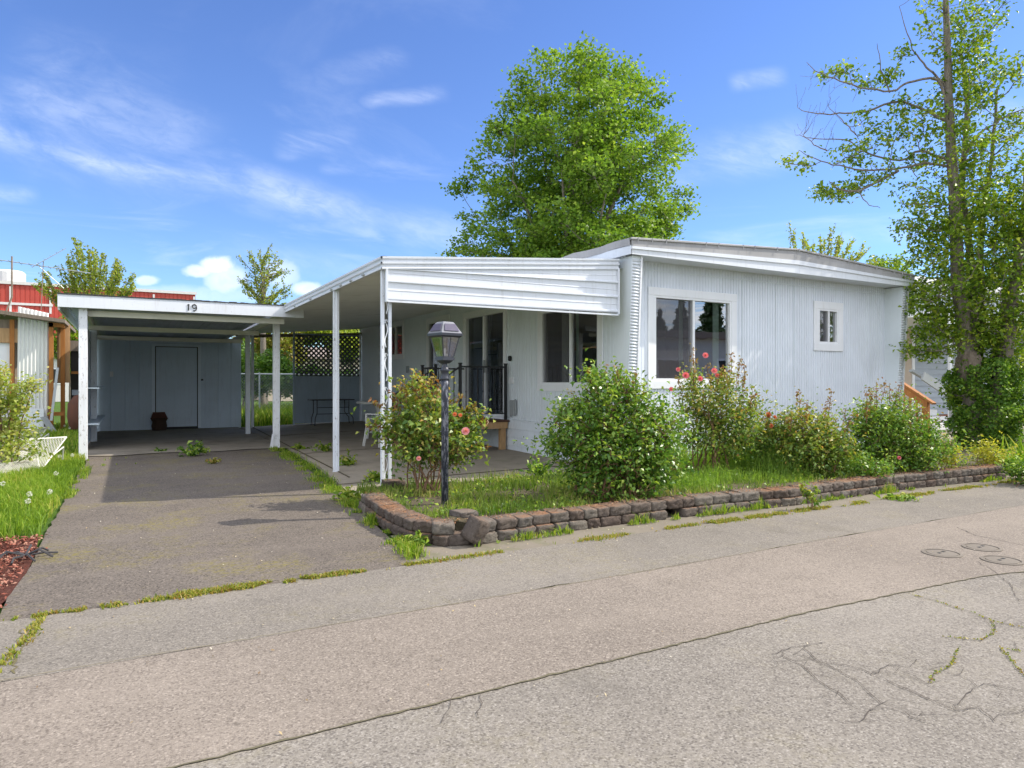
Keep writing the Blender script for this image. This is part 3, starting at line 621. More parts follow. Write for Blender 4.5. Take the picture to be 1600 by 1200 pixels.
# ------------------------------------------------------------------ PATIO AWNING
GX = 2.62
awn = thing('patio_awning', 'white metal patio awning on ornamental posts attached to the pale blue grey home', 'awning', (GX, 7.62, 0))
AY0, AY1 = 7.72, 20.5; AXR = 6.06
def az(u): return 2.66 + (u - GX) * (2.93 - 2.66) / (AXR - GX)
mb = MB(); k = int((AY1 - AY0) / .075)     # ribbed roof pans: rib lines run from house to gutter
for i in range(k):
    y = AY0 + .05 + i * (AY1 - AY0 - .06) / k; d = (AY1 - AY0 - .06) / k
    for (ya, yb, ha, hb) in ((y, y + d * .8, 0, 0), (y + d * .8, y + d * .88, 0, .012), (y + d * .88, y + d, .012, 0)):
        mb.add([(GX - .02, ya, az(GX) + ha), (6.2, ya, az(6.2) + ha), (6.2, yb, az(6.2) + hb), (GX - .02, yb, az(GX) + hb)], [(0, 3, 2, 1)])
mb.build('ceiling_pans', M['soffit'], awn)
mb = MB(); mb.prism([(GX - .03, AY0 + .05, az(GX) + .06), (6.12, AY0 + .05, az(6.12) + .06), (6.12, AY0 + .05, az(6.12) + .13), (GX - .03, AY0 + .05, az(GX) + .13)], (0, 0, 0), (0, AY1 - AY0 + 1.0, 0)); mb.build('roof', M['metal_white'], awn)  # rear end stretched past the rear beam, added to shade the shed wall
# front fascia: two rolled beads, sloping up to the house
def rolled(name, x0, x1, zf, prof, y, mat, par):
    mb = MB()
    for (n0, h0), (n1, h1) in zip(prof[:-1], prof[1:]):
        mb.add([(x0, y - n0, zf(x0, h0)), (x1, y - n0, zf(x1, h0)), (x1, y - n1, zf(x1, h1)), (x0, y - n1, zf(x0, h1))], [(0, 1, 2, 3)])
    return mb.build(name, mat, par)
bead = [(0, -.155), (.028, -.155), (.03, -.14), (.012, -.125), (.01, -.10), (.034, -.092), (.036, -.075), (.012, -.065), (.01, -.04), (.036, -.03), (.038, -.008), (.0, 0), (-.05, 0)]
rolled('front_fascia', GX - .04, AXR, lambda x, h: 2.785 + (x - GX) * (3.06 - 2.785) / (AXR - GX) + h, bead, AY0, M['metal_white'], awn)
def side_gutter():
    mb = MB()
    for (n0, h0), (n1, h1) in zip(bead[:-1], bead[1:]):
        mb.add([(GX - .02 - n0, AY0 - .02, 2.785 + h0), (GX - .02 - n1, AY0 - .02, 2.785 + h1), (GX - .02 - n1, AY1, 2.785 + h1), (GX - .02 - n0, AY1, 2.785 + h0)], [(0, 1, 2, 3)])
    mb.build('gutter', M['metal_white'], awn)
    for y in (8.35, 8.9, 9.4, 9.9, 11.2, 12.4): mb = MB(); mb.box(GX - .07, GX - .045, y, y + .07, 2.64, 2.66); mb.build('gutter_clip', M['grey'], awn)
side_gutter()
# valance: horizontal metal panels with bead joints, bottom level, top rising
def zt_val(x): return 2.635 + (x - GX) * (2.905 - 2.635) / (AXR - GX)
mb = MB(); nk = 6; xa, xb = GX + .03, AXR - .02; z0_ = 2.27
prof = []
z = 0.
while z < .70: prof += [(.004, z), (.03, z + .012), (.03, z + .03), (.008, z + .045), (.006, z + .115), (.012, z + .12), (.006, z + .125)]; z += .205
for (n0, h0), (n1, h1) in zip(prof[:-1], prof[1:]):
    if h1 <= h0 - .0001: continue
    def cl(x, h): return min(z0_ + .02 * (x - GX) / 3.4 + h, zt_val(x))
    mb.add([(xa, AY0 - n0, cl(xa, h0)), (xb, AY0 - n0, cl(xb, h0)), (xb, AY0 - n1, cl(xb, h1)), (xa, AY0 - n1, cl(xa, h1))], [(0, 1, 2, 3)])
mb.build('front_valance', M['metal_white'], awn)
mb = MB(); mb.add([(xa, AY0 + .01, z0_), (xb, AY0 + .01, z0_ + .02), (xb, AY0 + .01, zt_val(xb)), (xa, AY0 + .01, zt_val(xa))], [(0, 1, 2, 3)]); mb.box(xa - .01, xb, AY0 - .036, AY0 + .012, z0_ - .022, z0_ + .0); mb.box(xb - .005, xb + .02, AY0 - .04, AY0 + .02, z0_, zt_val(xb)); mb.box(xa - .025, xa, AY0 - .038, AY0 + .015, z0_ - .02, zt_val(xa)); mb.build('valance_frame', M['metal_white'], awn)
mb = MB(); mb.bar((GX, AY1 - .04, 2.60), (6.2, AY1 - .04, 2.78), .05, .09); mb.build('rear_beam', M['oldw'], awn)
# ornamental posts
def scroll(c, h, plane):    # an S-scroll of flat iron between the two bars
    pts = []
    for i in range(17):
        t = i / 16; a = t * 2 * math.pi
        pts.append((c[0] + (plane[0]) * .017 * math.sin(a * 1.0) * (1 if t < .5 else 1), c[1] + plane[1] * .017 * math.sin(a), c[2] + h * (t - .5)))
    return pts
def opost(x, y, zt_, w=.13, dirx=(1, 0), zb=0.):
    b = MB(); dx, dy = dirx
    for s_, ww in ((-1, .052), (1, .036)):
        cx, cy = x + dx * s_ * (w / 2 - ww / 2), y + dy * s_ * (w / 2 - ww / 2)
        b.bar((cx, cy, zb), (cx, cy, zt_), ww, .035, (dx, dy, 0) if abs(dy) < .5 else (0, 1, 0))
    b.box(x - dx * w / 2 - .02, x + dx * w / 2 + .02, y - dy * w / 2 - .02, y + dy * w / 2 + .02, zb, zb + .012)
    po = b.build('post', M['postpaint'], awn, bevel=.003); sc = MB()
    z = zb + .12; i = 0
    while z < zt_ - .25:
        sgn = 1 if i % 2 else -1
        sc.tube(scroll((x + dx * .005, y + dy * .005, z + .14), .28, (dx * sgn, dy * sgn)), .0065, 5)
        for q in range(7):   # leaf curl
            t0, t1 = q / 7 * 5.2, (q + 1) / 7 * 5.2; r0, r1 = .02 * (1 - q / 9), .02 * (1 - (q + 1) / 9)
            sc.tube([(x + dx * r0 * math.cos(t0), y + dy * r0 * math.cos(t0), z + .3 + r0 * math.sin(t0) * 1.8), (x + dx * r1 * math.cos(t1), y + dy * r1 * math.cos(t1), z + .3 + r1 * math.sin(t1) * 1.8)], .006, 5)
        z += .40; i += 1
    sc.build('scrollwork', M['oldpaint'], po)
opost(2.66, 7.80, 2.64, .135); opost(2.62, 9.88, 2.64, .09, (.7, -.7)); opost(3.03, 20.3, 2.66, .08)


# ------------------------------------------------------------------ LATTICE SCREEN
lat = thing('lattice_screen', 'dark lattice privacy screen with solid lower panel at the back of the patio', 'lattice screen', (5.15, 20.4, .15))
lx0, lx1, ly = 4.2, 6.14, 20.38
mb = MB(); mb.box(lx0 + .02, lx1 - .02, ly, ly + .02, .16, 1.44); 
k = 0
for i in range(-16, 30):       # diagonal batten relief on the solid panel
    xa, xb, za, zb = lx0 + i * .1, lx0 + i * .1 + 1.26, .17, 1.43
    if xb < lx0 + .03 or xa > lx1 - .03: continue
    if xa < lx0 + .03: za += lx0 + .03 - xa; xa = lx0 + .03
    if xb > lx1 - .03: zb -= xb - (lx1 - .03); xb = lx1 - .03
    mb.bar((xa, ly - .004, za), (xb, ly - .004, zb), .03, .012, (0, 1, 0))
mb.build('lower_panel', M['latboard'], lat)
mb = MB()
for sgn in (1, -1):
    for i in range(-10, 24):
        H_ = 1.24; xa = lx0 + i * .142; xb = xa + H_; za, zb = (1.48, 1.48 + H_) if sgn > 0 else (1.48 + H_, 1.48)
        if xb < lx0 + .03 or xa > lx1 - .03: continue
        if xa < lx0 + .03: za += sgn * (lx0 + .03 - xa); xa = lx0 + .03
        if xb > lx1 - .03: zb -= sgn * (xb - lx1 + .03); xb = lx1 - .03
        mb.bar((xa, ly + (0 if sgn > 0 else .009), za), (xb, ly + (0 if sgn > 0 else .009), zb), .048, .008, (0, 1, 0))
mb.build('lattice_grid', M['lattice'], lat)
for za, zb in ((1.44, 1.49), (2.70, 2.74), (.12, .2)): mb = MB(); mb.box(lx0, lx1, ly - .015, ly + .03, za, zb); mb.build('rail', M['latboard'], lat)
for x in (lx0 - .02, lx1 + .0):
    mb = MB(); mb.box(x - .025, x + .025, ly - .03, ly + .03, .03, 2.78); mb.build('frame_post', M['metal_white'] if x > 5 else M['latboard'], lat)

# ------------------------------------------------------------------ CARPORT
cp = thing('carport', 'white painted flat roofed carport numbered 19 over the driveway', 'carport', (1., 13.6, 0))
CY = 13.40; CZ0, CZ1 = 2.545, 2.755
mb = MB(); mb.box(-1.02, 2.93, CY, CY + .045, CZ0, CZ1); mb.build('fascia', M['fasciapaint'], cp, bevel=.004)
mb = MB(); mb.prism([(-1.0, CY + .05, 2.70), (2.52, CY + .05, 2.70), (2.52, CY + .05, 2.735), (-1.0, CY + .05, 2.735)], (0, 0, 0), (0, 8.6, -.13))
mb.build('roof_deck', M['ceiling'], cp)
mb = MB()     # ragged roofing felt lip over the fascia
for i in range(60):
    x = -1.02 + i * 3.93 / 60; h = .014 + .012 * random.random(); mb.box(x, x + 3.93 / 60 - .001, CY - .012, CY + .25, CZ1 + .001, CZ1 + h)
mb.build('roofing_edge', M['shingle'], cp)
mb = MB(); mb.box(-1.02, -.99, CY + .05, 21.9, 2.50, 2.70); mb.build('side_fascia', M['oldpaint'], cp)
for (y, zt_, hh) in ((13.66, 2.53, .10), (16.6, 2.49, .10), (19.2, 2.44, .10)):
    mb = MB(); mb.box(-.72, 2.62, y, y + .045, zt_ - hh, zt_); mb.build('cross_beam', M['beam'], cp, bevel=.003)
for x in (-.66, 2.56):
    mb = MB(); mb.bar((x, CY + .1, 2.60), (x, 21.8, 2.47), .045, .11); mb.build('side_beam', M['beam'], cp, bevel=.003)
mb = MB()
for i in range(26): mb.bar((-.95 + i * .135, CY + .06, 2.69), (-.95 + i * .135, 21.9, 2.56), .008, .012)
mb.build('ceiling_grooves', M['ceiling'], cp)
for (x, y, w_) in ((-.67, 13.58, .125), (2.56, 14.15, .12), (2.62, 18.3, .11), (-.67, 17.6, .12)):
    mb = MB(); mb.box(x - w_ / 2, x + w_ / 2, y - w_ / 2, y + w_ / 2, .0, 2.56 if y < 15 else 2.5); mb.build('post', M['oldpaint'] if y < 17 else M['postpaint'], cp, bevel=.005)
mb = MB(); mb.prism([(2.44, 14.06, 0), (2.50, 14.06, 0), (2.50, 14.06, .28), (2.485, 14.06, .28)], (0, 0, 0), (0, .12, 0)); mb.build('post_brace', M['oldpaint'], cp)
# sheathing on the left side with two shelves
ribwall(FR((-.74, 0, 0), (0, 1, 0), (1, 0, 0)), 15.4, 21., .02, 2.42, .4, .01, .03, (), None, 'side_panel', M['shedtrim'], cp)
for (z_) in (1.18, .48):
    mb = MB(); mb.box(-.73, -.50, 15.5, 19.4, z_, z_ + .03); mb.build('shelf', M['shedtrim'], cp)
def numeral(par):
    mb = MB(); y = CY - .006; x0 = .905; zc_ = 2.64
    mb.bar((x0 + .018, y, zc_ - .055), (x0 + .026, y, zc_ + .055), .02, .01, (0, 1, 0)); mb.bar((x0, y, zc_ + .035), (x0 + .026, y, zc_ + .055), .012, .01, (0, 1, 0))
    o = mb.build('house_number', M['blackmetal'], par)
    mb = MB(); cx, cz = x0 + .115, zc_ + .022; pts = []
    for i in range(17): a = 2 * math.pi * i / 16; pts.append((cx + .032 * math.cos(a), y, cz + .033 * math.sin(a)))
    mb.tube(pts, .0095, 6); mb.tube([(cx + .032, y, cz), (cx + .036, y, cz - .035), (cx + .026, y, cz - .065), (cx + .004, y, cz - .08), (cx - .02, y, cz - .076)], .0095, 6)
    mb.build('house_number', M['blackmetal'], par)
numeral(cp)

# ------------------------------------------------------------------ STORAGE SHED at the back of the carport
sh = thing('storage_shed', 'blue grey plank storage shed closing the back of the carport', 'shed', (1., 21.1, 0))
SF = FR((0, 21.05, 0), (1, 0, 0), (0, -1, 0))
ribwall(SF, -.74, 2.83, .02, 2.47, .33, .014, .02, [(.62, 1.70, .02, 2.30)], None, 'front_wall', M['shed'], sh)
mb = MB(); mb.box(.60, 1.72, -.05, -.03, .02, 2.32, SF); mb.build('door_gap', M['black'], sh)
dr = MB(); dr.box(.65, 1.67, -.02, -.005, .08, 2.28, SF)
for x in (.90, 1.16, 1.42): dr.box(x, x + .03, -.005, .004, .10, 2.26, SF)
d_ = dr.build('door', M['shed'], sh)
mb = MB(); mb.box(.55, .625, .0, .025, .05, 2.37, SF); mb.box(1.695, 1.77, .0, .025, .05, 2.37, SF); mb.box(.625, 1.695, .0, .025, 2.305, 2.37, SF); mb.build('door_frame', M['shedtrim'], sh, bevel=.003)
mb = MB(); mb.box(.5, 1.8, .001, .03, 2.40, 2.44, SF); mb.build('header_rail', M['shedtrim'], sh)
mb = MB(); mb.lathe([(.03, 0), (.035, .03), (.012, .05)], SF.p(1.80, .03, 1.36), 10); mb.build('knob', M['black'], sh)
mb = MB(); mb.box(-.44, -.36, .001, .03, 1.46, 1.60, SF); mb.build('light_switch', M['trim'], sh, bevel=.004)
mb = MB(); mb.box(-.74, -.70, 21.06, 23.6, 0, 2.45); mb.box(2.79, 2.83, 21.06, 23.6, 0, 2.45); mb.box(-.74, 2.83, 23.6, 23.64, 0, 2.45); mb.build('side_walls', M['shed'], sh)
mb = MB(); mb.box(-1.0, 2.9, 21.9, 23.9, 2.56, 2.62); mb.build('roof', M['shingle'], sh)
mb = MB(); mb.lathe([(.16, 0), (.16, .14), (.24, .16), (.26, .24), (.2, .32), (.02, .36)], (.52, 22.9, 2.62), 18); mb.build('roof_vent', M['nroof'], sh, smooth=True)
bk = thing('wicker_basket', 'dark woven basket with a folded cloth standing by the shed door', 'basket', (.72, 20.8, .012))
mb = MB(); mb.lathe([(.17, 0), (.19, .12), (.17, .24), (.20, .30), (.22, .33), (.2, .34)], (.72, 20.8, .012), 16); mb.build('body', M['basket'], bk)
mb = MB()
for i in range(5): mb.box(.52 + .01 * i, .92 - .015 * i, 20.66, 20.95, .33 + i * .035, .36 + i * .035)
mb.build('cloth', M['tarp'], bk, bevel=.012)

# ------------------------------------------------------------------ DECK LANDING with black rail
dk = thing('deck_landing', 'small raised wooden landing with steps in front of the glass sliding door', 'deck', (5.6, 12., 0))
mb = MB()
for i in range(12): mb.box(5.18 + i * .085, 5.18 + i * .085 + .08, 11.12, 13.05, .575, .61)
mb.build('deck_boards', M['deckb'], dk)
mb = MB(); mb.box(5.18, 6.16, 11.14, 11.18, .45, .572); mb.box(5.18, 5.22, 11.18, 13.05, .45, .572); mb.box(5.22, 6.16, 13.0, 13.04, .45, .572); mb.build('rim_joist', M['neww'], dk)
for (x, y) in ((6.09, 11.23), (5.27, 11.23), (5.27, 12.98), (6.09, 12.98)):
    mb = MB(); mb.box(x - .055, x + .055, y - .045, y + .045, .02, .45); mb.build('leg', M['neww'], dk, bevel=.004)
for i in range(3):
    mb = MB(); mb.box(4.93 - i * .25, 5.19 - i * .25, 11.2, 12.3, .43 - i * .145, .465 - i * .145); mb.build('step', M['deckb'], dk)
for y in (11.22, 12.27):
    mb = MB(); mb.bar((5.2, y, .48), (4.3, y, .03), .04, .2); mb.build('stringer', M['neww'], dk)
rl = thing('stair_railing', 'black metal railing with thin balusters around the small raised landing', 'railing', (5.2, 11.2, .61))
def rail(p, q, zb0, zb1, top=.98, nb=None):
    p, q = Vector(p), Vector(q); L = (q - p).length; mb = MB()
    mb.bar((p.x, p.y, zb0 + top), (q.x, q.y, zb1 + top), .03, .03); mb.build('rail', M['blackmetal'], rl); mb = MB(); mb.bar((p.x, p.y, zb0 + .12), (q.x, q.y, zb1 + .12), .022, .022); mb.build('rail', M['blackmetal'], rl)
    n_ = nb or max(1, int(L / .115))
    for i in range(1, n_):
        mb = MB()
        t = i / n_; x, y, z_ = p.x + (q.x - p.x) * t, p.y + (q.y - p.y) * t, zb0 + (zb1 - zb0) * t
        mb.bar((x, y, z_ + .12), (x, y, z_ + top - .01), .014, .014)
        mb.lathe([(.008, 0), (.016, .03), (.008, .06)], (x, y, z_ + .5), 6)
        mb.build('baluster', M['blackmetal'], rl)
rail((6.13, 11.17, 0), (5.2, 11.17, 0), .61, .61); rail((5.2, 12.3, 0), (5.2, 12.98, 0), .61, .61); rail((5.2, 12.98, 0), (6.13, 12.98, 0), .61, .61)
rail((5.2, 11.17, 0), (4.35, 11.17, 0), .61, .08); rail((5.2, 12.3, 0), (4.35, 12.3, 0), .61, .08)
for (x, y, zb) in ((6.13, 11.17, .61), (5.2, 11.17, .61), (5.2, 12.3, .61), (5.2, 12.98, .61), (4.35, 11.17, .02), (4.35, 12.3, .02)):
    mb = MB(); mb.bar((x, y, zb), (x, y, zb + 1.03), .045, .045); mb.box(x - .03, x + .03, y - .03, y + .03, zb + 1.03, zb + 1.05); mb.build('rail_post', M['blackmetal'], rl)

# ------------------------------------------------------------------ patio furniture
t = thing('folding_table', 'small black metal table against the lattice panel', 'table', (4.9, 19.4, .1))
mb = MB(); mb.box(4.45, 5.65, 19.3, 19.85, .80, .83); mb.build('tabletop', M['blackmetal'], t)
for (x, y) in ((4.6, 19.36), (5.5, 19.36), (4.6, 19.8), (5.5, 19.8)):
    mb = MB(); mb.tube([(x, y, .80), (x, y, .45), (x + (.12 if x > 5 else -.05), y, .3), (x + (.14 if x > 5 else -.06), y, .09)], .014, 6); mb.build('leg', M['blackmetal'], t)
mb = MB(); mb.bar((4.6, 19.36, .6), (5.5, 19.36, .6), .02, .02); mb.bar((4.6, 19.36, .42), (5.5, 19.36, .42), .02, .02); mb.build('brace', M['blackmetal'], t)
tx, ty, tz = 5.28, 15.9, .10
t = thing('round_table', 'round white resin pedestal table on the shaded patio', 'table', (tx, ty, tz))
mb = MB(); mb.lathe([(.50, .70), (.56, .705), (.57, .735), (.55, .75), (.1, .752)], (tx, ty, tz), 36); mb.build('tabletop', M['plastic'], t)
mb = MB(); mb.lathe([(.26, 0), (.24, .03), (.12, .10), (.09, .3), (.1, .55), (.2, .70)], (tx, ty, tz), 20); mb.build('pedestal', M['plastic'], t, smooth=True)
def stool(x, y, z, lab):
    t = thing('stool', lab, 'stool', (x, y, z), 'white resin stools on the patio')
    mb = MB(); mb.lathe([(.17, .42), (.20, .425), (.205, .45), (.19, .465), (.05, .468)], (x, y, z), 20); mb.build('seat', M['plastic'], t)
    for i in range(4):
        a = i * math.pi / 2 + .5; mb = MB(); mb.bar((x + .16 * math.cos(a), y + .16 * math.sin(a), z + .43), (x + .20 * math.cos(a), y + .20 * math.sin(a), z), .04, .03); mb.build('leg', M['plastic'], t)
    mb = MB(); mb.lathe([(.17, .2), (.185, .2), (.185, .22), (.17, .22)], (x, y, z), 16); mb.build('ring', M['plastic'], t)
stool(4.75, 14.75, .07, 'white resin stool in front of the round table, the farther from the railing'); stool(5.0, 14.0, .07, 'white resin stool nearest the steps and the black railing')
def armchair(cx, cy, cz, ang):
    t = thing('plastic_chair', 'white plastic garden chair standing behind the rose by the front post', 'chair', (cx, cy, cz))
    c_, s_ = math.cos(ang), math.sin(ang); fr = FR((cx, cy, cz), (c_, s_, 0), (-s_, c_, 0))
    mb = MB(); mb.box(-.23, .23, -.23, .22, .40, .425, fr); mb.build('seat', M['plastic'], t, bevel=.01)
    mb = MB()
    for i in range(5): mb.box(-.2 + i * .09, -.2 + i * .09 + .05, .2, .225, .42, .84, fr)
    mb.box(-.23, .23, .2, .23, .80, .88, fr); mb.build('backrest', M['plastic'], t, bevel=.008)
    for sx in (-1, 1):
        for sy in (-1, 1):
            mb = MB(); mb.bar(fr.p(sx * .22, sy * .2, .41), fr.p(sx * .27, sy * .25, 0), .045, .03); mb.build('leg', M['plastic'], t)
        mb = MB(); mb.box(sx * .25 - .025, sx * .25 + .025, -.2, .22, .62, .64, fr); mb.bar(fr.p(sx * .25, -.19, .62), fr.p(sx * .24, -.2, .40), .03, .04); mb.build('armrest', M['plastic'], t, bevel=.006)
armchair(4.35, 12.95, .06, R(200))

# ------------------------------------------------------------------ LAMP POST
LX, LY = 2.72, 6.2
lp = thing('lamp_post', 'weathered black lamp post with solar lantern head rising from the planting bed', 'lamp post', (LX, LY, .05))
mb = MB(); mb.lathe([(.036, -.1), (.036, 1.22), (.036, 1.30)], (LX, LY, .03), 20); mb.build('pole', M['lamppost'], lp, smooth=True)
mb = MB(); mb.lathe([(.030, 0), (.044, .003), (.045, .02), (.038, .03), (.038, .085), (.043, .09), (.043, .105), (.034, .12), (.026, .14), (.022, .165), (.03, .18)], (LX, LY, 1.325), 20); mb.build('collar', M['lamphead'], lp, smooth=True)
hd = MB(); A = R(12); q4 = lambda r, z: [(LX + r * math.cos(A + R(45) + i * math.pi / 2), LY + r * math.sin(A + R(45) + i * math.pi / 2), z) for i in range(4)]
def frus(mb, r0, z0, r1, z1): mb.add(q4(r0, z0) + q4(r1, z1), [(3, 2, 1, 0), (4, 5, 6, 7)] + [(i, (i + 1) % 4, 4 + (i + 1) % 4, 4 + i) for i in range(4)])
ZB = 1.49
frus(hd, .045, ZB - .0, .085, ZB + .03); frus(hd, .098, ZB + .03, .098, ZB + .055); frus(hd, .088, ZB + .055, .088, ZB + .07)
a4, b4 = q4(.088, ZB + .07), q4(.142, ZB + .255)
for i in range(4):
    hd.bar(a4[i], b4[i], .012, .012)
    if i % 1 == 0: hd.bar([(a4[i][j] + a4[(i + 1) % 4][j]) / 2 for j in range(3)], [(b4[i][j] + b4[(i + 1) % 4][j]) / 2 for j in range(3)], .006, .006) if i in (0, 2) else None
frus(hd, .150, ZB + .255, .172, ZB + .27); frus(hd, .176, ZB + .27, .178, ZB + .295)
hd.build('lantern_frame', M['lamphead'], lp)
tp = MB(); frus(tp, .172, ZB + .295, .092, ZB + .40); frus(tp, .092, ZB + .40, .08, ZB + .408); tp.build('lantern_top', M['lampsil'], lp)
for i in range(4):
    r0, r1 = q4(.163, ZB + .3135), q4(.111, ZB + .383); p0, p1, p2, p3 = Vector(r0[i]), Vector(r0[(i + 1) % 4]), Vector(r1[(i + 1) % 4]), Vector(r1[i])
    n_ = (p1 - p0).cross(p3 - p0).normalized(); n_ = n_ if n_.z > 0 else -n_; ins = (p1 - p0) * .12; pp = [p0 + ins, p1 - ins, p2 - ins * .6, p3 + ins * .6]; cc = sum(pp, Vector()) / 4
    o_ = n_ * .008; mb = MB(); mb.prism([q + o_ * .3 for q in pp], (0, 0, 0), o_ * .6); mb.build('solar_panel', M['solar'], lp)
for i in range(4):
    mb = MB(); mb.add([a4[i], a4[(i + 1) % 4], b4[(i + 1) % 4], b4[i]], [(0, 1, 2, 3)]); mb.build('lantern_glass', M['lampglass'], lp)
mb = MB(); mb.lathe([(.03, 0), (.03, .02), (.008, .03), (.014, .06), (.003, .085)], (LX, LY, ZB + .07), 12); mb.build('bulb', M['nroof'], lp, smooth=True)

# ------------------------------------------------------------------ BLOCK RETAINING WALL
rng = np.random.default_rng(11); random.seed(11)
WP = [(2.06, 6.95), (2.0, 6.3), (1.97, 5.7), (2.0, 5.30), (2.18, 5.02), (2.45, 4.93), (3.2, 4.98), (4.2, 4.98), (5.4, 4.94), (6.2, 4.86), (8.1, 4.93), (9.4, 4.86), (10.35, 4.80), (10.75, 4.98)]
def pathpt(s):
    for a, b in zip(WP[:-1], WP[1:]):
        L = math.dist(a, b)
        if s <= L: t = s / L; return Vector((a[0] + (b[0] - a[0]) * t, a[1] + (b[1] - a[1]) * t, 0)), Vector(((b[0] - a[0]) / L, (b[1] - a[1]) / L, 0))
        s -= L
    return None, None
PL = sum(math.dist(a, b) for a, b in zip(WP[:-1], WP[1:]))
BV, BF, BR = [], [], []
def block(c, d, w_, h, dep, tilt=(0, 0, 0), out=None):
    """rough split-face block: subdivided, front face bulged and chipped"""
    V, F, Rn = out; nx, nz, ny = 9, 6, 3; nrm = Vector((d.y, -d.x, 0)); b0 = len(V); idx = {}
    seed = random.random() * 100; tone = random.random()
    from mathutils import Euler
    E_ = Euler(tilt).to_matrix()
    def vert(i, j, k):
        key = (i, j, k)
        if key in idx: return idx[key]
        x, y, z_ = (i / nx - .5) * w_, -(j / ny) * dep, (k / nz) * h
        p = Vector((x, y, z_)); n1 = mnoise.noise(Vector((x * 18 + seed, z_ * 22, y * 14))); n2 = mnoise.noise(Vector((x * 55 + seed, z_ * 60, y * 40)))
        fr_ = 1 if j == 0 else 0; edge = min(i, nx - i) == 0; zed = k in (0, nz)
        p.y += fr_ * (.014 * n1 + .018 * n2 - (.009 if edge else 0) - (.007 if zed else 0))
        p.x += (-1 if i == nx else 1 if i == 0 else 0) * (.003 + .004 * abs(n2)) + .003 * n1; p.z += (.006 * n1 + .003 * n2) * (1 if k == nz else .3)
        if edge and zed and fr_: p.z += (-.008 if k == nz else .008)
        p = E_ @ p; q = c + d * p.x + nrm * p.y + Vector((0, 0, p.z)); idx[key] = len(V); V.append(tuple(q)); return idx[key]
    def quad(a, b, c_, e): F.append((vert(*a), vert(*b), vert(*c_), vert(*e))); Rn.append(min(1, max(0, tone)))
    for i in range(nx):
        for k in range(nz): quad((i, 0, k), (i + 1, 0, k), (i + 1, 0, k + 1), (i, 0, k + 1)); quad((i, ny, k), (i, ny, k + 1), (i + 1, ny, k + 1), (i + 1, ny, k))
        for j in range(ny): quad((i, j, nz), (i + 1, j, nz), (i + 1, j + 1, nz), (i, j + 1, nz)); quad((i, j, 0), (i, j + 1, 0), (i + 1, j + 1, 0), (i + 1, j, 0))
    for j in range(ny):
        for k in range(nz): quad((0, j, k), (0, j, k + 1), (0, j + 1, k + 1), (0, j + 1, k)); quad((nx, j, k), (nx, j + 1, k), (nx, j + 1, k + 1), (nx, j, k + 1))
out = (BV, BF, BR)
for course in (0, 1):
    s = .02 + course * .08
    while s < PL - .1:
        w_ = random.choice((.145, .15, .19, .195, .2, .24)); p, d = pathpt(s + w_ / 2)
        if p is None: break
        h = .088; off = .02 * course + random.uniform(-.008, .008); nrm = Vector((d.y, -d.x, 0))
        c = p - nrm * off; c.z = -.01 + course * (h + .001)
        if not (course == 0 and random.random() < .02) and not (course == 1 and 2.25 < p.x < 2.42 and p.y < 5.1):
            block(c, d, w_ - .006, h - .002, .21 + random.uniform(-.02, .02), (random.gauss(0, .018), random.gauss(0, .018), random.gauss(0, .035)), out)
        s += w_
me = npmesh('retaining_wall', BV, BF, BR)
rw = link('retaining_wall', me, M['block'], base=(2.45, 4.93, 0)); tag(rw, 'low two course wall of rough brown concrete blocks edging the planting bed', 'retaining wall')
def onelump(name, lab, c, d, w_, h, dep, tilt):
    o3 = ([], [], []); block(Vector(c), Vector(d).normalized(), w_, h, dep, tilt, o3)
    o = link(name, npmesh(name, *o3), M['block'], base=c); tag(o, lab, 'block'); return o
onelump('loose_block', 'loose brown block tipped against the front corner of the block wall', (2.40, 4.86, .015), (.9, .35, 0), .13, .19, .16, (R(-14), R(24), R(8)))
onelump('loose_block', 'dark rough block lying on the bed right behind the front awning post', (2.62, 7.35, .09), (1, .1, 0), .24, .10, .2, (0, 0, .2))
onelump('loose_block', 'displaced brown block set back behind the tipped block at the wall corner', (2.50, 5.17, .168), (1, .25, 0), .19, .05, .17, (0, .06, 0))

# ------------------------------------------------------------------ vegetation toolkit
def unit(a): return a / np.maximum(1e-9, np.linalg.norm(a, axis=1, keepdims=True))
def leaf_mesh(name, P, size, mat, parent=None, upb=.8, asp=.55, fold=.18, droop=.15, rnd=None, base=None, out=None):
    P = np.asarray(P); n = len(P); nrm = rng.normal(size=(n, 3)); nrm[:, 2] = np.abs(nrm[:, 2]) * .6 + upb; nrm = unit(nrm)
    ax = rng.normal(size=(n, 3))
    if out is not None: ax = ax * .7 + out
    ax -= nrm * np.sum(ax * nrm, 1, keepdims=True); ax = unit(ax); sd = np.cross(nrm, ax)
    L = (size * rng.uniform(.6, 1.25, n))[:, None]
    b = P - ax * L * .5; t = P + ax * L * .5 - nrm * L * droop; m = P - ax * L * .05
    l = m + sd * L * asp * .5 + nrm * L * fold; r = m - sd * L * asp * .5 + nrm * L * fold
    V = np.stack([b, r, t, l], 1).reshape(-1, 3); F = np.arange(n * 4).reshape(-1, 4)
    if rnd is None: rnd = rng.uniform(0, 1, n)
    return link(name, npmesh(name, V, F, np.clip(rnd, 0, 1)), mat, parent, base)
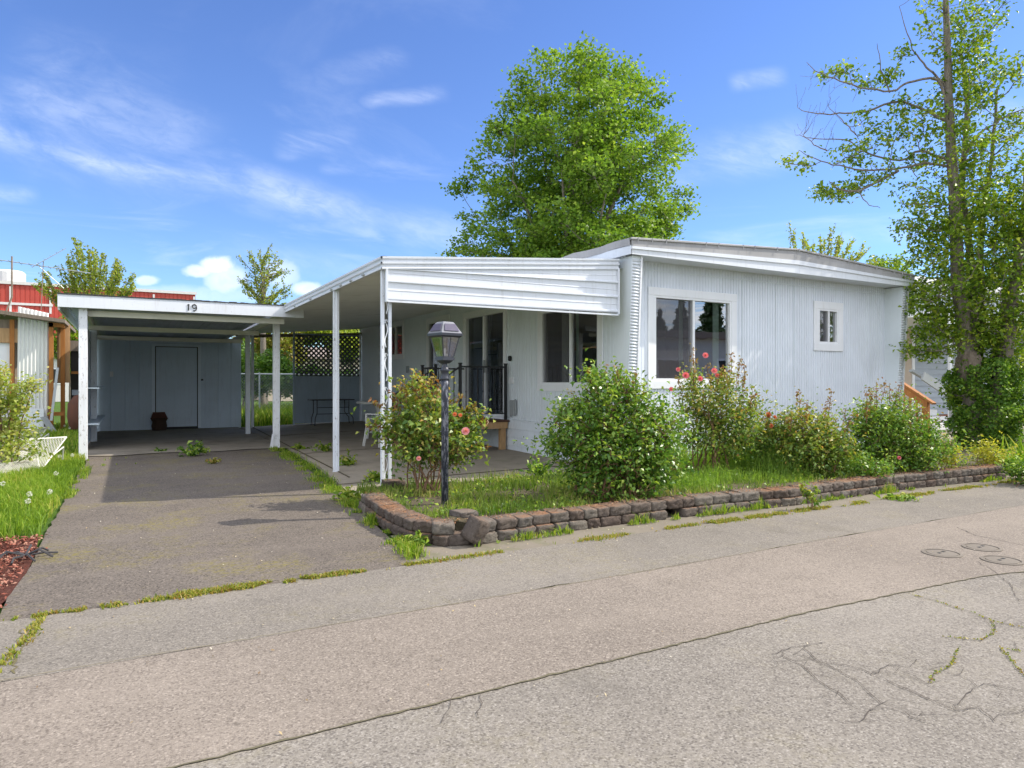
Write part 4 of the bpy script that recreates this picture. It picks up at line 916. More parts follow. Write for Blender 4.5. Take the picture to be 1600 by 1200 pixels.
def frusta(A, B, ra, rb, k=5):
    A, B = np.asarray(A, float), np.asarray(B, float); n = len(A); d = unit(B - A)
    u = np.where(np.abs(d[:, 2:3]) < .9, np.array([[0, 0, 1.]]), np.array([[1., 0, 0]])); x = unit(np.cross(d, u)); y = np.cross(d, x)
    a = np.arange(k) * 2 * np.pi / k; ca, sa = np.cos(a)[None, :, None], np.sin(a)[None, :, None]; ring = x[:, None] * ca + y[:, None] * sa
    V = np.concatenate([A[:, None] + ring * np.asarray(ra)[:, None, None], B[:, None] + ring * np.asarray(rb)[:, None, None]], 1).reshape(-1, 3)
    j = np.arange(k); f = np.stack([j, (j + 1) % k, k + (j + 1) % k, k + j], 1); F = (np.arange(n)[:, None, None] * 2 * k + f[None]).reshape(-1, 4); return V, F
class Skel:
    def __init__(s): s.P = np.zeros((0, 3)); s.R = np.zeros(0); s.seg = []
    def line(s, pts, r0, r1, wob=0., sub=4):
        pts = [np.array(p, float) for p in pts]; q = []
        for i in range(len(pts) - 1):
            p0, p1, p2, p3 = pts[max(i - 1, 0)], pts[i], pts[i + 1], pts[min(i + 2, len(pts) - 1)]
            for j in range(sub):
                t = j / sub; q.append(.5 * ((2 * p1) + (-p0 + p2) * t + (2 * p0 - 5 * p1 + 4 * p2 - p3) * t * t + (-p0 + 3 * p1 - 3 * p2 + p3) * t ** 3))
        q.append(pts[-1]); q = np.array(q)
        if wob: q[1:-1] += rng.normal(0, wob, (len(q) - 2, 3))
        r = np.linspace(1, 0, len(q)) ** .9 * (r0 - r1) + r1
        for i in range(len(q) - 1): s.seg.append((q[i], q[i + 1], r[i], r[i + 1]))
        s.P = np.vstack([s.P, q]); s.R = np.concatenate([s.R, r]); return q
    def grow(s, targets, rtip, fac=.55, bow=.12, nseg=4, keep=True, wob=.02, down=1.2, start=0):
        T = np.asarray(targets, float)
        d0 = np.min(np.linalg.norm(T[:, None] - s.P[None, ::max(1, len(s.P) // 400)], axis=2), 1); base = s.P.copy(); bR = s.R.copy()
        for ti in np.argsort(d0):
            t = T[ti]; P_, R_ = (s.P, s.R) if keep else (base, bR)
            v = t - P_; d = np.linalg.norm(v, axis=1) + 1e-6; cost = d * (1 + down * np.maximum(0, .25 - v[:, 2] / d)); cost[:start] += 1e3
            i = int(np.argmin(cost)); p = P_[i]; L = d[i]; r0 = max(rtip * 1.05, min(R_[i] * fac, rtip + L * .025)); n = nseg
            tt = np.linspace(0, 1, n + 1)[:, None]; q = p + (t - p) * tt; q[:, 2] += -bow * L * np.sin(tt[:, 0] * np.pi) * (1 if (t[2] - p[2]) > -.1 * L else -1)
            if wob: q[1:-1] += rng.normal(0, wob * L, (n - 1, 3))
            r = r0 + (rtip - r0) * tt[:, 0]
            for a in range(n): s.seg.append((q[a], q[a + 1], r[a], r[a + 1]))
            if keep: s.P = np.vstack([s.P, q[1:]]); s.R = np.concatenate([s.R, r[1:]])
    def build(s, name, mat, parent, k=5, rmin=0.):
        g = [q for q in s.seg if q[2] > rmin]; A = np.array([q[0] for q in g]); B = np.array([q[1] for q in g]); V, F = frusta(A, B, np.array([q[2] for q in g]), np.array([q[3] for q in g]), k)
        o = link(name, npmesh(name, V, F), mat, parent, smooth=True); return o
def ball(n, shell=0.): 
    d = unit(rng.normal(size=(n, 3))); r = rng.uniform(shell ** 3 if shell else 0, 1, n) ** (1 / 3); return d * r[:, None]
def blades(name, XY, h, w_, mat, lean=.45, z=0., parent=None, base=None, zf=None, rnd=None):
    XY = np.asarray(XY, float); n = len(XY); P = np.zeros((n, 3)); P[:, :2] = XY[:, :2]; P[:, 2] = z if XY.shape[1] < 3 else XY[:, 2]
    hh = (h * rng.uniform(.45, 1.3, n))[:, None] if not hasattr(h, '__len__') else np.asarray(h)[:, None]
    a = rng.uniform(0, 2 * np.pi, n); d = np.stack([np.cos(a), np.sin(a), np.zeros(n)], 1); s = np.stack([-np.sin(a), np.cos(a), np.zeros(n)], 1)
    a2 = rng.uniform(0, 2 * np.pi, n); s = np.stack([np.cos(a2), np.sin(a2), np.zeros(n)], 1)
    ln = np.abs(rng.normal(0, lean, n))[:, None]; up = np.array([[0, 0, 1.]]); ww = w_ * rng.uniform(.6, 1.3, n)[:, None] / 2
    m = P + up * hh * .58 + d * hh * ln * .28; t = P + up * hh * (1 - .25 * np.minimum(ln, 1.5)) + d * hh * ln * .95
    V = np.stack([P - s * ww, P + s * ww, m + s * ww * .8, m - s * ww * .8, t + s * ww * .12, t - s * ww * .12], 1).reshape(-1, 3)
    f = np.array([[0, 1, 2, 3], [3, 2, 4, 5]]); F = (np.arange(n)[:, None, None] * 6 + f[None]).reshape(-1, 4)
    if rnd is None: rnd = rng.uniform(0, 1, n)
    return link(name, npmesh(name, V, F, np.repeat(rnd, 2)), mat, parent, base)
def nz2(x, y, sc, seed=0.): return np.array([mnoise.noise(Vector((a * sc, b * sc, seed))) for a, b in zip(x, y)])

# ------------------------------------------------------------------ big maple behind the home
rng = np.random.default_rng(21)
def maple():
    Yd = 28.; bx = loc(2.75, Yd, 0); tr = thing('maple_tree', 'tall full bright green maple rising behind the roof of the mobile home', 'tree', bx)
    prof = [(66, 860, 950), (80, 835, 975), (100, 818, 1000), (125, 803, 1014), (150, 792, 1026), (200, 770, 1042), (235, 750, 1066), (275, 722, 1052), (300, 712, 1060), (330, 730, 1072), (380, 728, 1062), (430, 745, 1040), (500, 790, 1000)]
    ys = [p[0] for p in prof]; Ls = [p[1] for p in prof]; Rs = [p[2] for p in prof]
    def inside(px, py, fd, shrink=0):
        l, r = np.interp(py, ys, Ls) + shrink, np.interp(py, ys, Rs) - shrink; c, h = (l + r) / 2, (r - l) / 2
        return ((px - c) / h) ** 2 + (fd / (h * .95)) ** 2 < 1
    C = []
    while len(C) < 210:
        px, py, fd = rng.uniform(700, 1085), 98 + 400 * rng.random() ** .8, rng.uniform(-175, 175)
        if not inside(px, py, fd, 17): continue
        if C and min(math.dist((px, py, fd), q) for q in C) < 28: 
            if rng.random() < .93: continue
        C.append((px, py, fd))
    edge = [(855, 92, 0), (930, 88, 10), (975, 106, 0), (1008, 122, 15), (1022, 155, 0), (806, 138, 0), (796, 162, 10), (1052, 212, 0), (775, 200, 0), (735, 282, 0), (718, 292, 10), (1066, 330, 0), (1068, 300, 20), (1040, 365, 0), (728, 385, 0), (1056, 240, -10), (905, 100, 0), (748, 398, 0)]
    k = .02624; C = np.array(C + edge, float); W3 = np.array([loc((x - 800) / FPX * Yd, Yd + d * k, EYE + (HOR - y) / FPX * Yd) for x, y, d in C])
    sk = Skel(); top = at(905, 110, Yd); sk.line([bx, at(902, 560, Yd), at(900, 430, Yd), at(897, 300, Yd), at(903, 200, Yd), top], .24, .03, .03)
    for (x, y, d, r) in ((800, 300, -60, .12), (980, 260, -50, .12), (850, 210, 60, .1), (1000, 330, 60, .1), (780, 350, 40, .1), (940, 200, -30, .08), (845, 160, -20, .07), (990, 170, 20, .07), (870, 300, -110, .09), (930, 340, -110, .09)):
        e = np.array(loc((x - 800) / FPX * Yd, Yd + d * k, EYE + (HOR - y) / FPX * Yd)); b = np.array(at(900, min(520, y + 170 + rng.uniform(-20, 30)), Yd)); m = (b + e) / 2; m[2] -= .4
        sk.line([b, m, e], r, .035, .04)
    sk.grow(W3, .012, .6, .1, 4, True, .02)
    tw, lf, cid = [], [], []
    for i, c in enumerate(W3):
        rad = rng.uniform(.5, 1.05) if i < 210 else .42; m = 9 if i < 210 else 5
        t = c + ball(m, .5) * np.array([rad, rad, rad * .62]); tw.append(t); tone = rng.uniform(-.18, .18)
        for q in t:
            nn = int(rng.integers(28, 48)); lf.append(q + rng.normal(0, 1, (nn, 3)) * np.array([.24, .24, .13])); cid += [tone] * nn
    sk.grow(np.vstack(tw), .006, .5, .05, 2, False, .03)
    sk.build('trunk', M['bark2'], tr, 5); L = np.vstack(lf)
    leaf_mesh('crown', L, .155, M['lf_maple'], tr, upb=.75, asp=.8, rnd=np.clip(rng.normal(.45, .22, len(L)) + np.array(cid), 0, 1))
maple()

# ------------------------------------------------------------------ ivy-clad tree at the right end of the home
rng = np.random.default_rng(33)
def right_tree():
    Yd = 12.6; k = Yd / FPX; base = loc((1535 - 800) * k, Yd, .03)
    tr = thing('ivy_clad_tree', 'tall multi stemmed tree with ivy covered base beside the right end of the home', 'tree', base)
    def P(x, y, d=0.): return loc((x - 800) * k, Yd + d, EYE + (HOR - y) * k)
    sk = Skel()
    sk.line([P(1530, 705), P(1524, 640), P(1512, 585)], .25, .16, .0)
    sk.line([P(1512, 600), P(1508, 560), P(1503, 500), P(1494, 400), P(1491, 300), P(1484, 200), P(1481, 100), P(1478, 0), P(1482, -70)], .155, .03, .006)
    sk.line([P(1530, 640, .1), P(1533, 560, .2), P(1535, 500, .25), P(1540, 400, .4), P(1532, 280, .5), P(1545, 150, .6), P(1540, 50, .7)], .10, .03, .01)
    sk.line([P(1545, 690, -.05), P(1548, 620, -.1), P(1562, 580, -.1), P(1572, 500, -.1), P(1585, 400, -.1), P(1600, 290, -.1), P(1602, 250, -.1)], .16, .035, .01)
    sk.line([P(1540, 600, .3), P(1552, 520, .35), P(1555, 430, .4), P(1562, 330, .5), P(1580, 230, .5), P(1588, 120, .5)], .09, .02, .01)
    sk.line([P(1560, 590, .2), P(1600, 480, .5), P(1640, 350, .7), P(1655, 230, .8)], .09, .03, .01)
    limbs = [([(1484, 262), (1442, 257), (1403, 267), (1350, 273), (1298, 268), (1259, 260), (1230, 249)], -.5), ([(1482, 252), (1442, 233), (1416, 246), (1364, 231), (1337, 210), (1293, 204), (1261, 196)], .5),
             ([(1482, 170), (1463, 126), (1416, 131), (1390, 145), (1337, 140), (1298, 128), (1272, 120), (1253, 105)], -.2), ([(1482, 190), (1416, 156), (1364, 165), (1324, 166), (1285, 160), (1267, 147)], .6),
             ([(1337, 210), (1331, 185), (1311, 150)], .45), ([(1503, 250), (1521, 217), (1547, 196), (1574, 181), (1605, 170)], -.3), ([(1481, 140), (1463, 118), (1442, 99), (1421, 66), (1405, 10)], 0.),
             ([(1403, 267), (1360, 290), (1320, 308), (1285, 305), (1268, 300)], -.7), ([(1350, 285), (1333, 300), (1336, 325), (1348, 338)], -.6), ([(1390, 145), (1375, 110), (1366, 72)], -.1), ([(1293, 236), (1275, 222), (1262, 205)], .2),
             ([(1490, 320), (1440, 330), (1410, 350)], -.6), ([(1495, 440), (1450, 470), (1420, 480)], -.5), ([(1503, 530), (1460, 550), (1425, 545)], -.5), ([(1540, 400), (1590, 350), (1620, 320)], -.4), ([(1364, 231), (1320, 248), (1300, 262)], 0.)]
    for pts, dd in limbs:
        n = len(pts); sk.line([P(x, y, dd * (i / (n - 1))) for i, (x, y) in enumerate(pts)], .026 if n > 4 else .014, .004, .010)
    # (x, y, rx, ry, clumps, depth half, leaves per twig)
    den = [(1485, 430, 72, 80, 34, .9, 24), (1570, 440, 62, 100, 38, .9, 24), (1500, 330, 80, 60, 30, .9, 22), (1450, 375, 36, 36, 6, .6, 18), (1575, 325, 70, 60, 26, .9, 20), (1446, 470, 30, 30, 5, .6, 18), (1540, 500, 66, 44, 20, .7, 22),
           (1455, 548, 40, 13, 8, .4, 16), (1470, 515, 40, 24, 10, .5, 20), (1490, 240, 48, 46, 15, .7, 17), (1560, 245, 52, 46, 15, .7, 15), (1432, 185, 42, 36, 12, .5, 13), (1500, 160, 36, 60, 16, .6, 17), (1532, 110, 38, 60, 16, .6, 18),
           (1492, 60, 42, 40, 10, .6, 15), (1530, 10, 46, 50, 14, .6, 16), (1450, 10, 30, 34, 5, .5, 12), (1425, 230, 44, 30, 9, .5, 11), (1620, 400, 50, 110, 24, .8, 20), (1600, 540, 26, 40, 9, .5, 20), (1425, 300, 26, 22, 3, .4, 10), (1414, 355, 18, 12, 3, .4, 12),
           (1232, 250, 10, 6, 2, .1, 11), (1258, 258, 12, 9, 3, .2, 11), (1285, 300, 14, 8, 3, .3, 12), (1310, 303, 18, 9, 4, .3, 12), (1345, 290, 24, 10, 4, .4, 12), (1327, 240, 30, 18, 8, .4, 11), (1372, 268, 36, 12, 6, .4, 12), (1372, 215, 32, 22, 8, .4, 11),
           (1300, 113, 14, 8, 3, .2, 13), (1322, 112, 10, 8, 2, .2, 12), (1345, 128, 22, 9, 4, .3, 10), (1392, 118, 20, 12, 5, .3, 12), (1412, 85, 12, 12, 3, .2, 12), (1405, 160, 20, 14, 3, .3, 9), (1352, 182, 14, 12, 3, .3, 10), (1590, 110, 9, 28, 5, .2, 13), (1578, 200, 24, 20, 6, .3, 10), (1560, 182, 26, 10, 4, .3, 10), (1640, 200, 40, 60, 8, .5, 12), (1585, 570, 22, 36, 6, .4, 18), (1500, 610, 14, 20, 3, .3, 16), (1590, 640, 14, 26, 3, .3, 14), (1545, 555, 30, 20, 5, .4, 16)]
    tw, lf, tn = [], [], []
    for (x, y, rx, ry, nc, dd, nl) in den:
        b = ball(int(nc * (4.1 if y > 280 else 3.4 if nl >= 15 else 2.8))) * np.array([rx, dd / k, ry]); cs = np.array([P(x + q[0], y - q[2], q[1] * k) for q in b]); tw.append(cs)
        for q in cs:
            m = int(nl * rng.uniform(.5, 1.3)); sg = .075 if nl < 14 else .10; lf.append(q + rng.normal(0, 1, (m, 3)) * np.array([sg, sg, sg * .8])); tn += [rng.uniform(-.2, .2)] * m
    T = np.vstack(tw); sk.grow(T[::3], .006, .5, .06, 4, True, .03); sk.grow(np.vstack([T[1::3], T[2::3]]), .004, .45, .04, 3, False, .03)
    bare = np.array([P(1253 + rng.uniform(0, 90), 105 + rng.uniform(0, 110), rng.uniform(-.3, .5)) for _ in range(70)]); sk.grow(bare, .0025, .35, .05, 4, False, .04, .3)
    sk.build('trunk', M['bark2'], tr, 7); L = np.vstack(lf)
    leaf_mesh('crown', L, .086, M['lf_right'], tr, upb=.6, asp=.6, rnd=np.clip(rng.normal(.5, .22, len(L)) + np.array(tn), 0, 1))
    # burl on the main stem
    mb = MB(); mb.lathe([(.02, -.34), (.15, -.30), (.20, -.1), (.215, .0), (.18, .14), (.13, .25), (.04, .3)], P(1512, 572, -.04), 14); mb.v = [(x + .05 * mnoise.noise(Vector((x * 9, y * 9, z * 5))), y + .05 * mnoise.noise(Vector((x * 9, y * 9, z * 5 + 7))), z) for x, y, z in mb.v]; o = mb.build('burl', M['bark'], tr, smooth=False)
    # ivy sleeve around the base
    n = 15000; t = rng.uniform(0, 1, n); a = rng.uniform(0, 2 * np.pi, n); rad = np.interp(t, [0, .15, .4, .7, .9, 1], [.36, .44, .52, .56, .50, .34]) * rng.uniform(.78, 1.08, n)
    lump = np.array([mnoise.noise(Vector((math.cos(q) * 2.2, math.sin(q) * 2.2, v * 6))) for q, v in zip(a, t)]); rad *= 1 + .6 * lump; rad *= np.where(rng.random(n) < .12, rng.uniform(1., 1.3, n), 1)
    c = np.array(P(1541, 700)); V = np.stack([c[0] + rad * np.cos(a), c[1] + rad * np.sin(a), .02 + t * 1.72 + .1 * lump], 1)
    o_ = np.stack([np.cos(a), np.sin(a), np.full(n, .2)], 1); leaf_mesh('ivy', V, .062, M['lf_ivy'], tr, upb=.35, asp=.7, out=o_, rnd=rng.normal(.4, .22, n))
right_tree()

# ------------------------------------------------------------------ shrubs
def shrub(name, lab, cat, px, py, Yd, stems, blobs, leafsz, mat, nl, stem_r=.012, new=None, zb=.08, group=None, barkm='twig', asp=.55, base_sp=.12, upb=.45, twl=.12):
    """blobs: (x, y, rx, ry, depth half m, weight) as seen from the road; stems rise from the base and reach every clump"""
    k = Yd / FPX; base = loc((px - 800) * k, Yd, zb); t = thing(name, lab, cat, base, group)
    def P(x, y, d=0.): return np.array(loc((x - 800) * k, Yd + d, EYE + (HOR - y) * k))
    sk = Skel(); b0 = np.array(base)
    tot = sum(b[5] for b in blobs)
    for i in range(stems):
        b = blobs[i % len(blobs)]; q = ball(1)[0] * .5; e = P(b[0] + q[0] * b[2], b[1] - q[2] * b[3], q[1] * b[4]); s0 = b0 + np.array([rng.normal(0, base_sp), rng.normal(0, base_sp), -.04]); m = s0 * .45 + e * .55; m[2] = s0[2] + (e[2] - s0[2]) * .62; m[:2] = s0[:2] * .55 + e[:2] * .45
        sk.line([s0, m, e], stem_r * rng.uniform(.7, 1.1), stem_r * .4, .01)
    tw, w8 = [], []
    for (x, y, rx, ry, dd, wt) in blobs:
        nc = max(3, int(nl * wt / tot / 14)); q = ball(nc, .35); tw.append(np.array([P(x + a[0] * rx, y - a[2] * ry, a[1] * dd) for a in q]))
    T = np.vstack(tw); T = T[T[:, 2] > zb + .02]; sk.grow(T[::4], stem_r * .35, .6, .05, 3, True, .03); sk.grow(T, stem_r * .2, .45, .04, 2, False, .03)
    sk.build('stems', M[barkm], t, 5); n_ = 14
    ctr = T.mean(0); o = T - ctr; o[:, 2] += .15; o = unit(o)
    ml = np.where(rng.random(len(T)) < .22, rng.uniform(1.3, 2.6, len(T)), 1.)[:, None, None]; gap = rng.random(len(T)) < .93; T, o, ml = T[gap], o[gap], ml[gap]; o = unit(o + rng.normal(0, .25, o.shape))
    L = (T[:, None] + o[:, None] * rng.uniform(-.9, .6, (len(T), n_, 1)) * twl * ml + o[:, None] * (ml - 1) * twl * .7 + rng.normal(0, 1, (len(T), n_, 3)) * twl * .36).reshape(-1, 3); O = np.repeat(o, n_, 0)
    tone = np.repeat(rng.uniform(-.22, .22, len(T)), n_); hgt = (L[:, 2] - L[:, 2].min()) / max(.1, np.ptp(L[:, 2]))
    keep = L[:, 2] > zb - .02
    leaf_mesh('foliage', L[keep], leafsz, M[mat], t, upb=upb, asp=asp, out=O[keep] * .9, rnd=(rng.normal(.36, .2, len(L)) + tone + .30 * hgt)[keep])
    if new:     # young red shoots standing out of the bush
        NL = []
        for (x0, y0, x1, y1) in new:
            S2 = Skel(); d = rng.uniform(-.25, .2); a, b = P(x0, y0, d), P(x1, y1, d - .03); S2.line([a, (a + b) / 2 + rng.normal(0, .012, 3), b], .0055, .0025, .004)
            n = max(8, int(np.linalg.norm(b - a) / .009)); tt = rng.uniform(.15, 1.04, n)[:, None]; NL.append(a + (b - a) * tt + rng.normal(0, .022, (n, 3))); S2.build('shoot', M['twig'], t, 5)
        leaf_mesh('young_leaves', np.vstack(NL), leafsz * .85, M['lf_new'], t, upb=.3, asp=.5)
    return t, P
def flower(t, c, r, mat, to=(-.5, -.8, .35)):
    """rose bloom: rings of cupped petals around a tight centre, facing out of the bush"""
    r *= .84; c = Vector(c); d = Vector(to).normalized(); x = d.cross(Vector((0, 0, 1))).normalized(); y = x.cross(d)
    V, F, Rn = [], [], []
    for ring, (rr, n, lift) in enumerate(((.25, 4, .75), (.55, 6, .45), (.9, 8, .12))):
        for i in range(n):
            a = 2 * math.pi * (i + .37 * ring) / n + random.uniform(-.1, .1); e = x * math.cos(a) + y * math.sin(a); s_ = x * -math.sin(a) + y * math.cos(a); b = len(V); w_ = r * .42 * (1 + .2 * ring)
            pts = [c + e * r * .08 * ring - s_ * w_ * .3, c + e * r * .08 * ring + s_ * w_ * .3, c + e * r * rr * .75 + s_ * w_ + d * r * lift * .8, c + e * r * rr * .75 - s_ * w_ + d * r * lift * .8, c + e * r * rr * 1.05 + s_ * w_ * .55 + d * r * lift, c + e * r * rr * 1.05 - s_ * w_ * .55 + d * r * lift]
            V += [tuple(q) for q in pts]; F += [(b, b + 1, b + 2, b + 3), (b + 3, b + 2, b + 4, b + 5)]; q_ = random.random(); Rn += [q_, q_]
    return link('rose_flower', npmesh('rose_flower', V, F, Rn), M[mat], t)
rng = np.random.default_rng(41); random.seed(41)
G_ = 'rose bushes in the planting bed'
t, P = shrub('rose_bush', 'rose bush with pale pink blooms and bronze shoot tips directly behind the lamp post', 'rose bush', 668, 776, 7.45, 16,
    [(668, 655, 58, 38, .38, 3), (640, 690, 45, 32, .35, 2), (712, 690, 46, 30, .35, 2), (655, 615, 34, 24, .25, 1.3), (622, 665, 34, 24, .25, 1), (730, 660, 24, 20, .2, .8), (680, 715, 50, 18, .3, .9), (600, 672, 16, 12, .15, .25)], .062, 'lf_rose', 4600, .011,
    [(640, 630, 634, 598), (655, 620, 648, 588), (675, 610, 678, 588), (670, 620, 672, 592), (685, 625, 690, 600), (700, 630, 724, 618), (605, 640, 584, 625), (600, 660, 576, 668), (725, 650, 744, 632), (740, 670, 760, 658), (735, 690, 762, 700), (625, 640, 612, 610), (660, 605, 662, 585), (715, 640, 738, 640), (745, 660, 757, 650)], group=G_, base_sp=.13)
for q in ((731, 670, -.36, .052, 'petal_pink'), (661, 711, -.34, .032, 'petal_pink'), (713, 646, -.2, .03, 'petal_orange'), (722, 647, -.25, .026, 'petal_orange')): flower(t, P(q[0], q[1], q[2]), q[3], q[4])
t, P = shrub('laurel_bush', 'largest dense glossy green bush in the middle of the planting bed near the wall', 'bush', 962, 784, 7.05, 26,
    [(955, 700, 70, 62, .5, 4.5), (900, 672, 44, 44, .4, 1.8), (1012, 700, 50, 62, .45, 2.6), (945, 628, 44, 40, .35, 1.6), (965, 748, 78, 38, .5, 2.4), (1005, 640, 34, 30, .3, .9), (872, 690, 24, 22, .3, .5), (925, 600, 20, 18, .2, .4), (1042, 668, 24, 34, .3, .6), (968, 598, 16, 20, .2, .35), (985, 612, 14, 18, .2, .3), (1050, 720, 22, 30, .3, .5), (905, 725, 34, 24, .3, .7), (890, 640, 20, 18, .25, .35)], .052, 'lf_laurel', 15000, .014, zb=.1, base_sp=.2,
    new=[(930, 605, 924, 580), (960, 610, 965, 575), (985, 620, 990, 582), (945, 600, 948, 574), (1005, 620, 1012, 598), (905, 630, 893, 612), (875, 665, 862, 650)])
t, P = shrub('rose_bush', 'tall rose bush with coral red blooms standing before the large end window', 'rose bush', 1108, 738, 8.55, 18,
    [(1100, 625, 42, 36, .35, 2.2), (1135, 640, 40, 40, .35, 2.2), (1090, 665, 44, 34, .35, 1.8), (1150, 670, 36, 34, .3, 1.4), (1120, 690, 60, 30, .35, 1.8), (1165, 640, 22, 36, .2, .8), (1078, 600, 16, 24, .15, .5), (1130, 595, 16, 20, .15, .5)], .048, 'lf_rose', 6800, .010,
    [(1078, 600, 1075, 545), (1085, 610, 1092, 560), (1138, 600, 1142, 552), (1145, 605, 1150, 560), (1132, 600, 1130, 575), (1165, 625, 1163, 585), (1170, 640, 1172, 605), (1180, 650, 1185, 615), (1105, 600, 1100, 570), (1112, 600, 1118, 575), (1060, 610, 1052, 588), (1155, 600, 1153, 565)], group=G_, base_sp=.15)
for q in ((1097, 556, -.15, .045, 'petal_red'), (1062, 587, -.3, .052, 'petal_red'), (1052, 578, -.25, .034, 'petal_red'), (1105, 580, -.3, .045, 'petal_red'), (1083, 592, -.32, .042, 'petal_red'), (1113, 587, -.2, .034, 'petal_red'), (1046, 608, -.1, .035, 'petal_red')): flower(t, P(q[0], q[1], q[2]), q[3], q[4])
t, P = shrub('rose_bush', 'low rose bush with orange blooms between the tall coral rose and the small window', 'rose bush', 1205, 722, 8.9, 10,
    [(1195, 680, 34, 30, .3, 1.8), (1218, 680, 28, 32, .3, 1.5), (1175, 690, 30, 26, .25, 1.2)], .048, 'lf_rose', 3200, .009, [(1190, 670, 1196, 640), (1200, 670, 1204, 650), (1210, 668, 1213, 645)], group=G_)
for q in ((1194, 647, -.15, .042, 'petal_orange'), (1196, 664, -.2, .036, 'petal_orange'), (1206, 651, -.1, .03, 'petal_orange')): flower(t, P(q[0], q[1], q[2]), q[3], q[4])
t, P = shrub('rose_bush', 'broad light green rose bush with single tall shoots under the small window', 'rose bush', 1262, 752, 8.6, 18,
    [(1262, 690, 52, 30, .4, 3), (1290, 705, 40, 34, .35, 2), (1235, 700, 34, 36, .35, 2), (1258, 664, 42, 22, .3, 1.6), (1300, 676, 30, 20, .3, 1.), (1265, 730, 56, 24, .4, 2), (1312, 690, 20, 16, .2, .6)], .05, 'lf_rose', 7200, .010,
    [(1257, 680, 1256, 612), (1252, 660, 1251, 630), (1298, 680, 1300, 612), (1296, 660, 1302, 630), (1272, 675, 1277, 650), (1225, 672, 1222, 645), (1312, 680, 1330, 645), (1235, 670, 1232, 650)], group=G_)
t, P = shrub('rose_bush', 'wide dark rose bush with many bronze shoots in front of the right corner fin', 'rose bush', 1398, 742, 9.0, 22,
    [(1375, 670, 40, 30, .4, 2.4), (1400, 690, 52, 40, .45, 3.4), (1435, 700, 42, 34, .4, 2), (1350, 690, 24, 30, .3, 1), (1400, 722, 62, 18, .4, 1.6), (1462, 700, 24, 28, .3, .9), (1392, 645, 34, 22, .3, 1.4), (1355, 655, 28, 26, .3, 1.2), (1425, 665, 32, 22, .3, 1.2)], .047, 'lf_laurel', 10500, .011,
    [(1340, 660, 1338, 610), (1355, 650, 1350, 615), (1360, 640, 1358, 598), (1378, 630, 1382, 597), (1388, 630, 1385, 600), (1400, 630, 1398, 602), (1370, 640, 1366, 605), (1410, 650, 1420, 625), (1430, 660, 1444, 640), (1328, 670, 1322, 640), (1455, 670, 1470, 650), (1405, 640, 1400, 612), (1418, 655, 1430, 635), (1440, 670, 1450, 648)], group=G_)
flower(t, P(1378, 710, -.4), .03, 'petal_red')
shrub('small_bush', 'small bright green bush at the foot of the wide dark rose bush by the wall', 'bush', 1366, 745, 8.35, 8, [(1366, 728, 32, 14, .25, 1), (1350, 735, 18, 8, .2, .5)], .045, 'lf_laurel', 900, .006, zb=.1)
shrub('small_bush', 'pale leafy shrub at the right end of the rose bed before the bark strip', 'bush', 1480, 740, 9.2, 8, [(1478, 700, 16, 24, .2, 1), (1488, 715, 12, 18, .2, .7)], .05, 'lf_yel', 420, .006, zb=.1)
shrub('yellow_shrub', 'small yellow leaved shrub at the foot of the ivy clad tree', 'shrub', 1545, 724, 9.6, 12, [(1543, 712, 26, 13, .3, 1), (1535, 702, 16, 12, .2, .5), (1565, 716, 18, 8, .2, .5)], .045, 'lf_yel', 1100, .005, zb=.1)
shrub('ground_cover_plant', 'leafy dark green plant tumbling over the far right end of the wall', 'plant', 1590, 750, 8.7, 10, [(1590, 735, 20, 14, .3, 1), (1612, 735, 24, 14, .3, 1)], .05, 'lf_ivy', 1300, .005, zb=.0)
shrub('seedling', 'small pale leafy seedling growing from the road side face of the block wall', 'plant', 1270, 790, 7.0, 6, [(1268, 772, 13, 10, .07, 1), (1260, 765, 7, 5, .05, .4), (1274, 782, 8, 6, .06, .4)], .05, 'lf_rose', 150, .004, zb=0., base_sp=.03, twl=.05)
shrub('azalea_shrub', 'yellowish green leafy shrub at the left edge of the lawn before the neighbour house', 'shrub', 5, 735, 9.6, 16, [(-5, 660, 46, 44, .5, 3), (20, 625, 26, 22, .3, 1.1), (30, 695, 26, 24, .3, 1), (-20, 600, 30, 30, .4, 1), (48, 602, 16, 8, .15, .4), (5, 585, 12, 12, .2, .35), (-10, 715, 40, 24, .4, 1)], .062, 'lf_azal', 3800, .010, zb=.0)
# iris leaves at the right
rng = np.random.default_rng(47)
for (px, py, lab) in ((1572, 716, 'clump of long green iris leaves beside the ivy covered trunk'), (1598, 716, 'clump of long green iris leaves at the right edge of the photo')):
    c = np.array(loc((px - 800) * 9.9 / FPX, 9.9, .08)); xy = np.concatenate([c[None, :2] + rng.normal(0, .07, (34, 2)), np.full((34, 1), .06)], 1)
    o = blades('iris_plant', xy, .42, .035, M['grass'], .35, base=tuple(c)); tag(o, lab, 'plant', 'iris clumps')

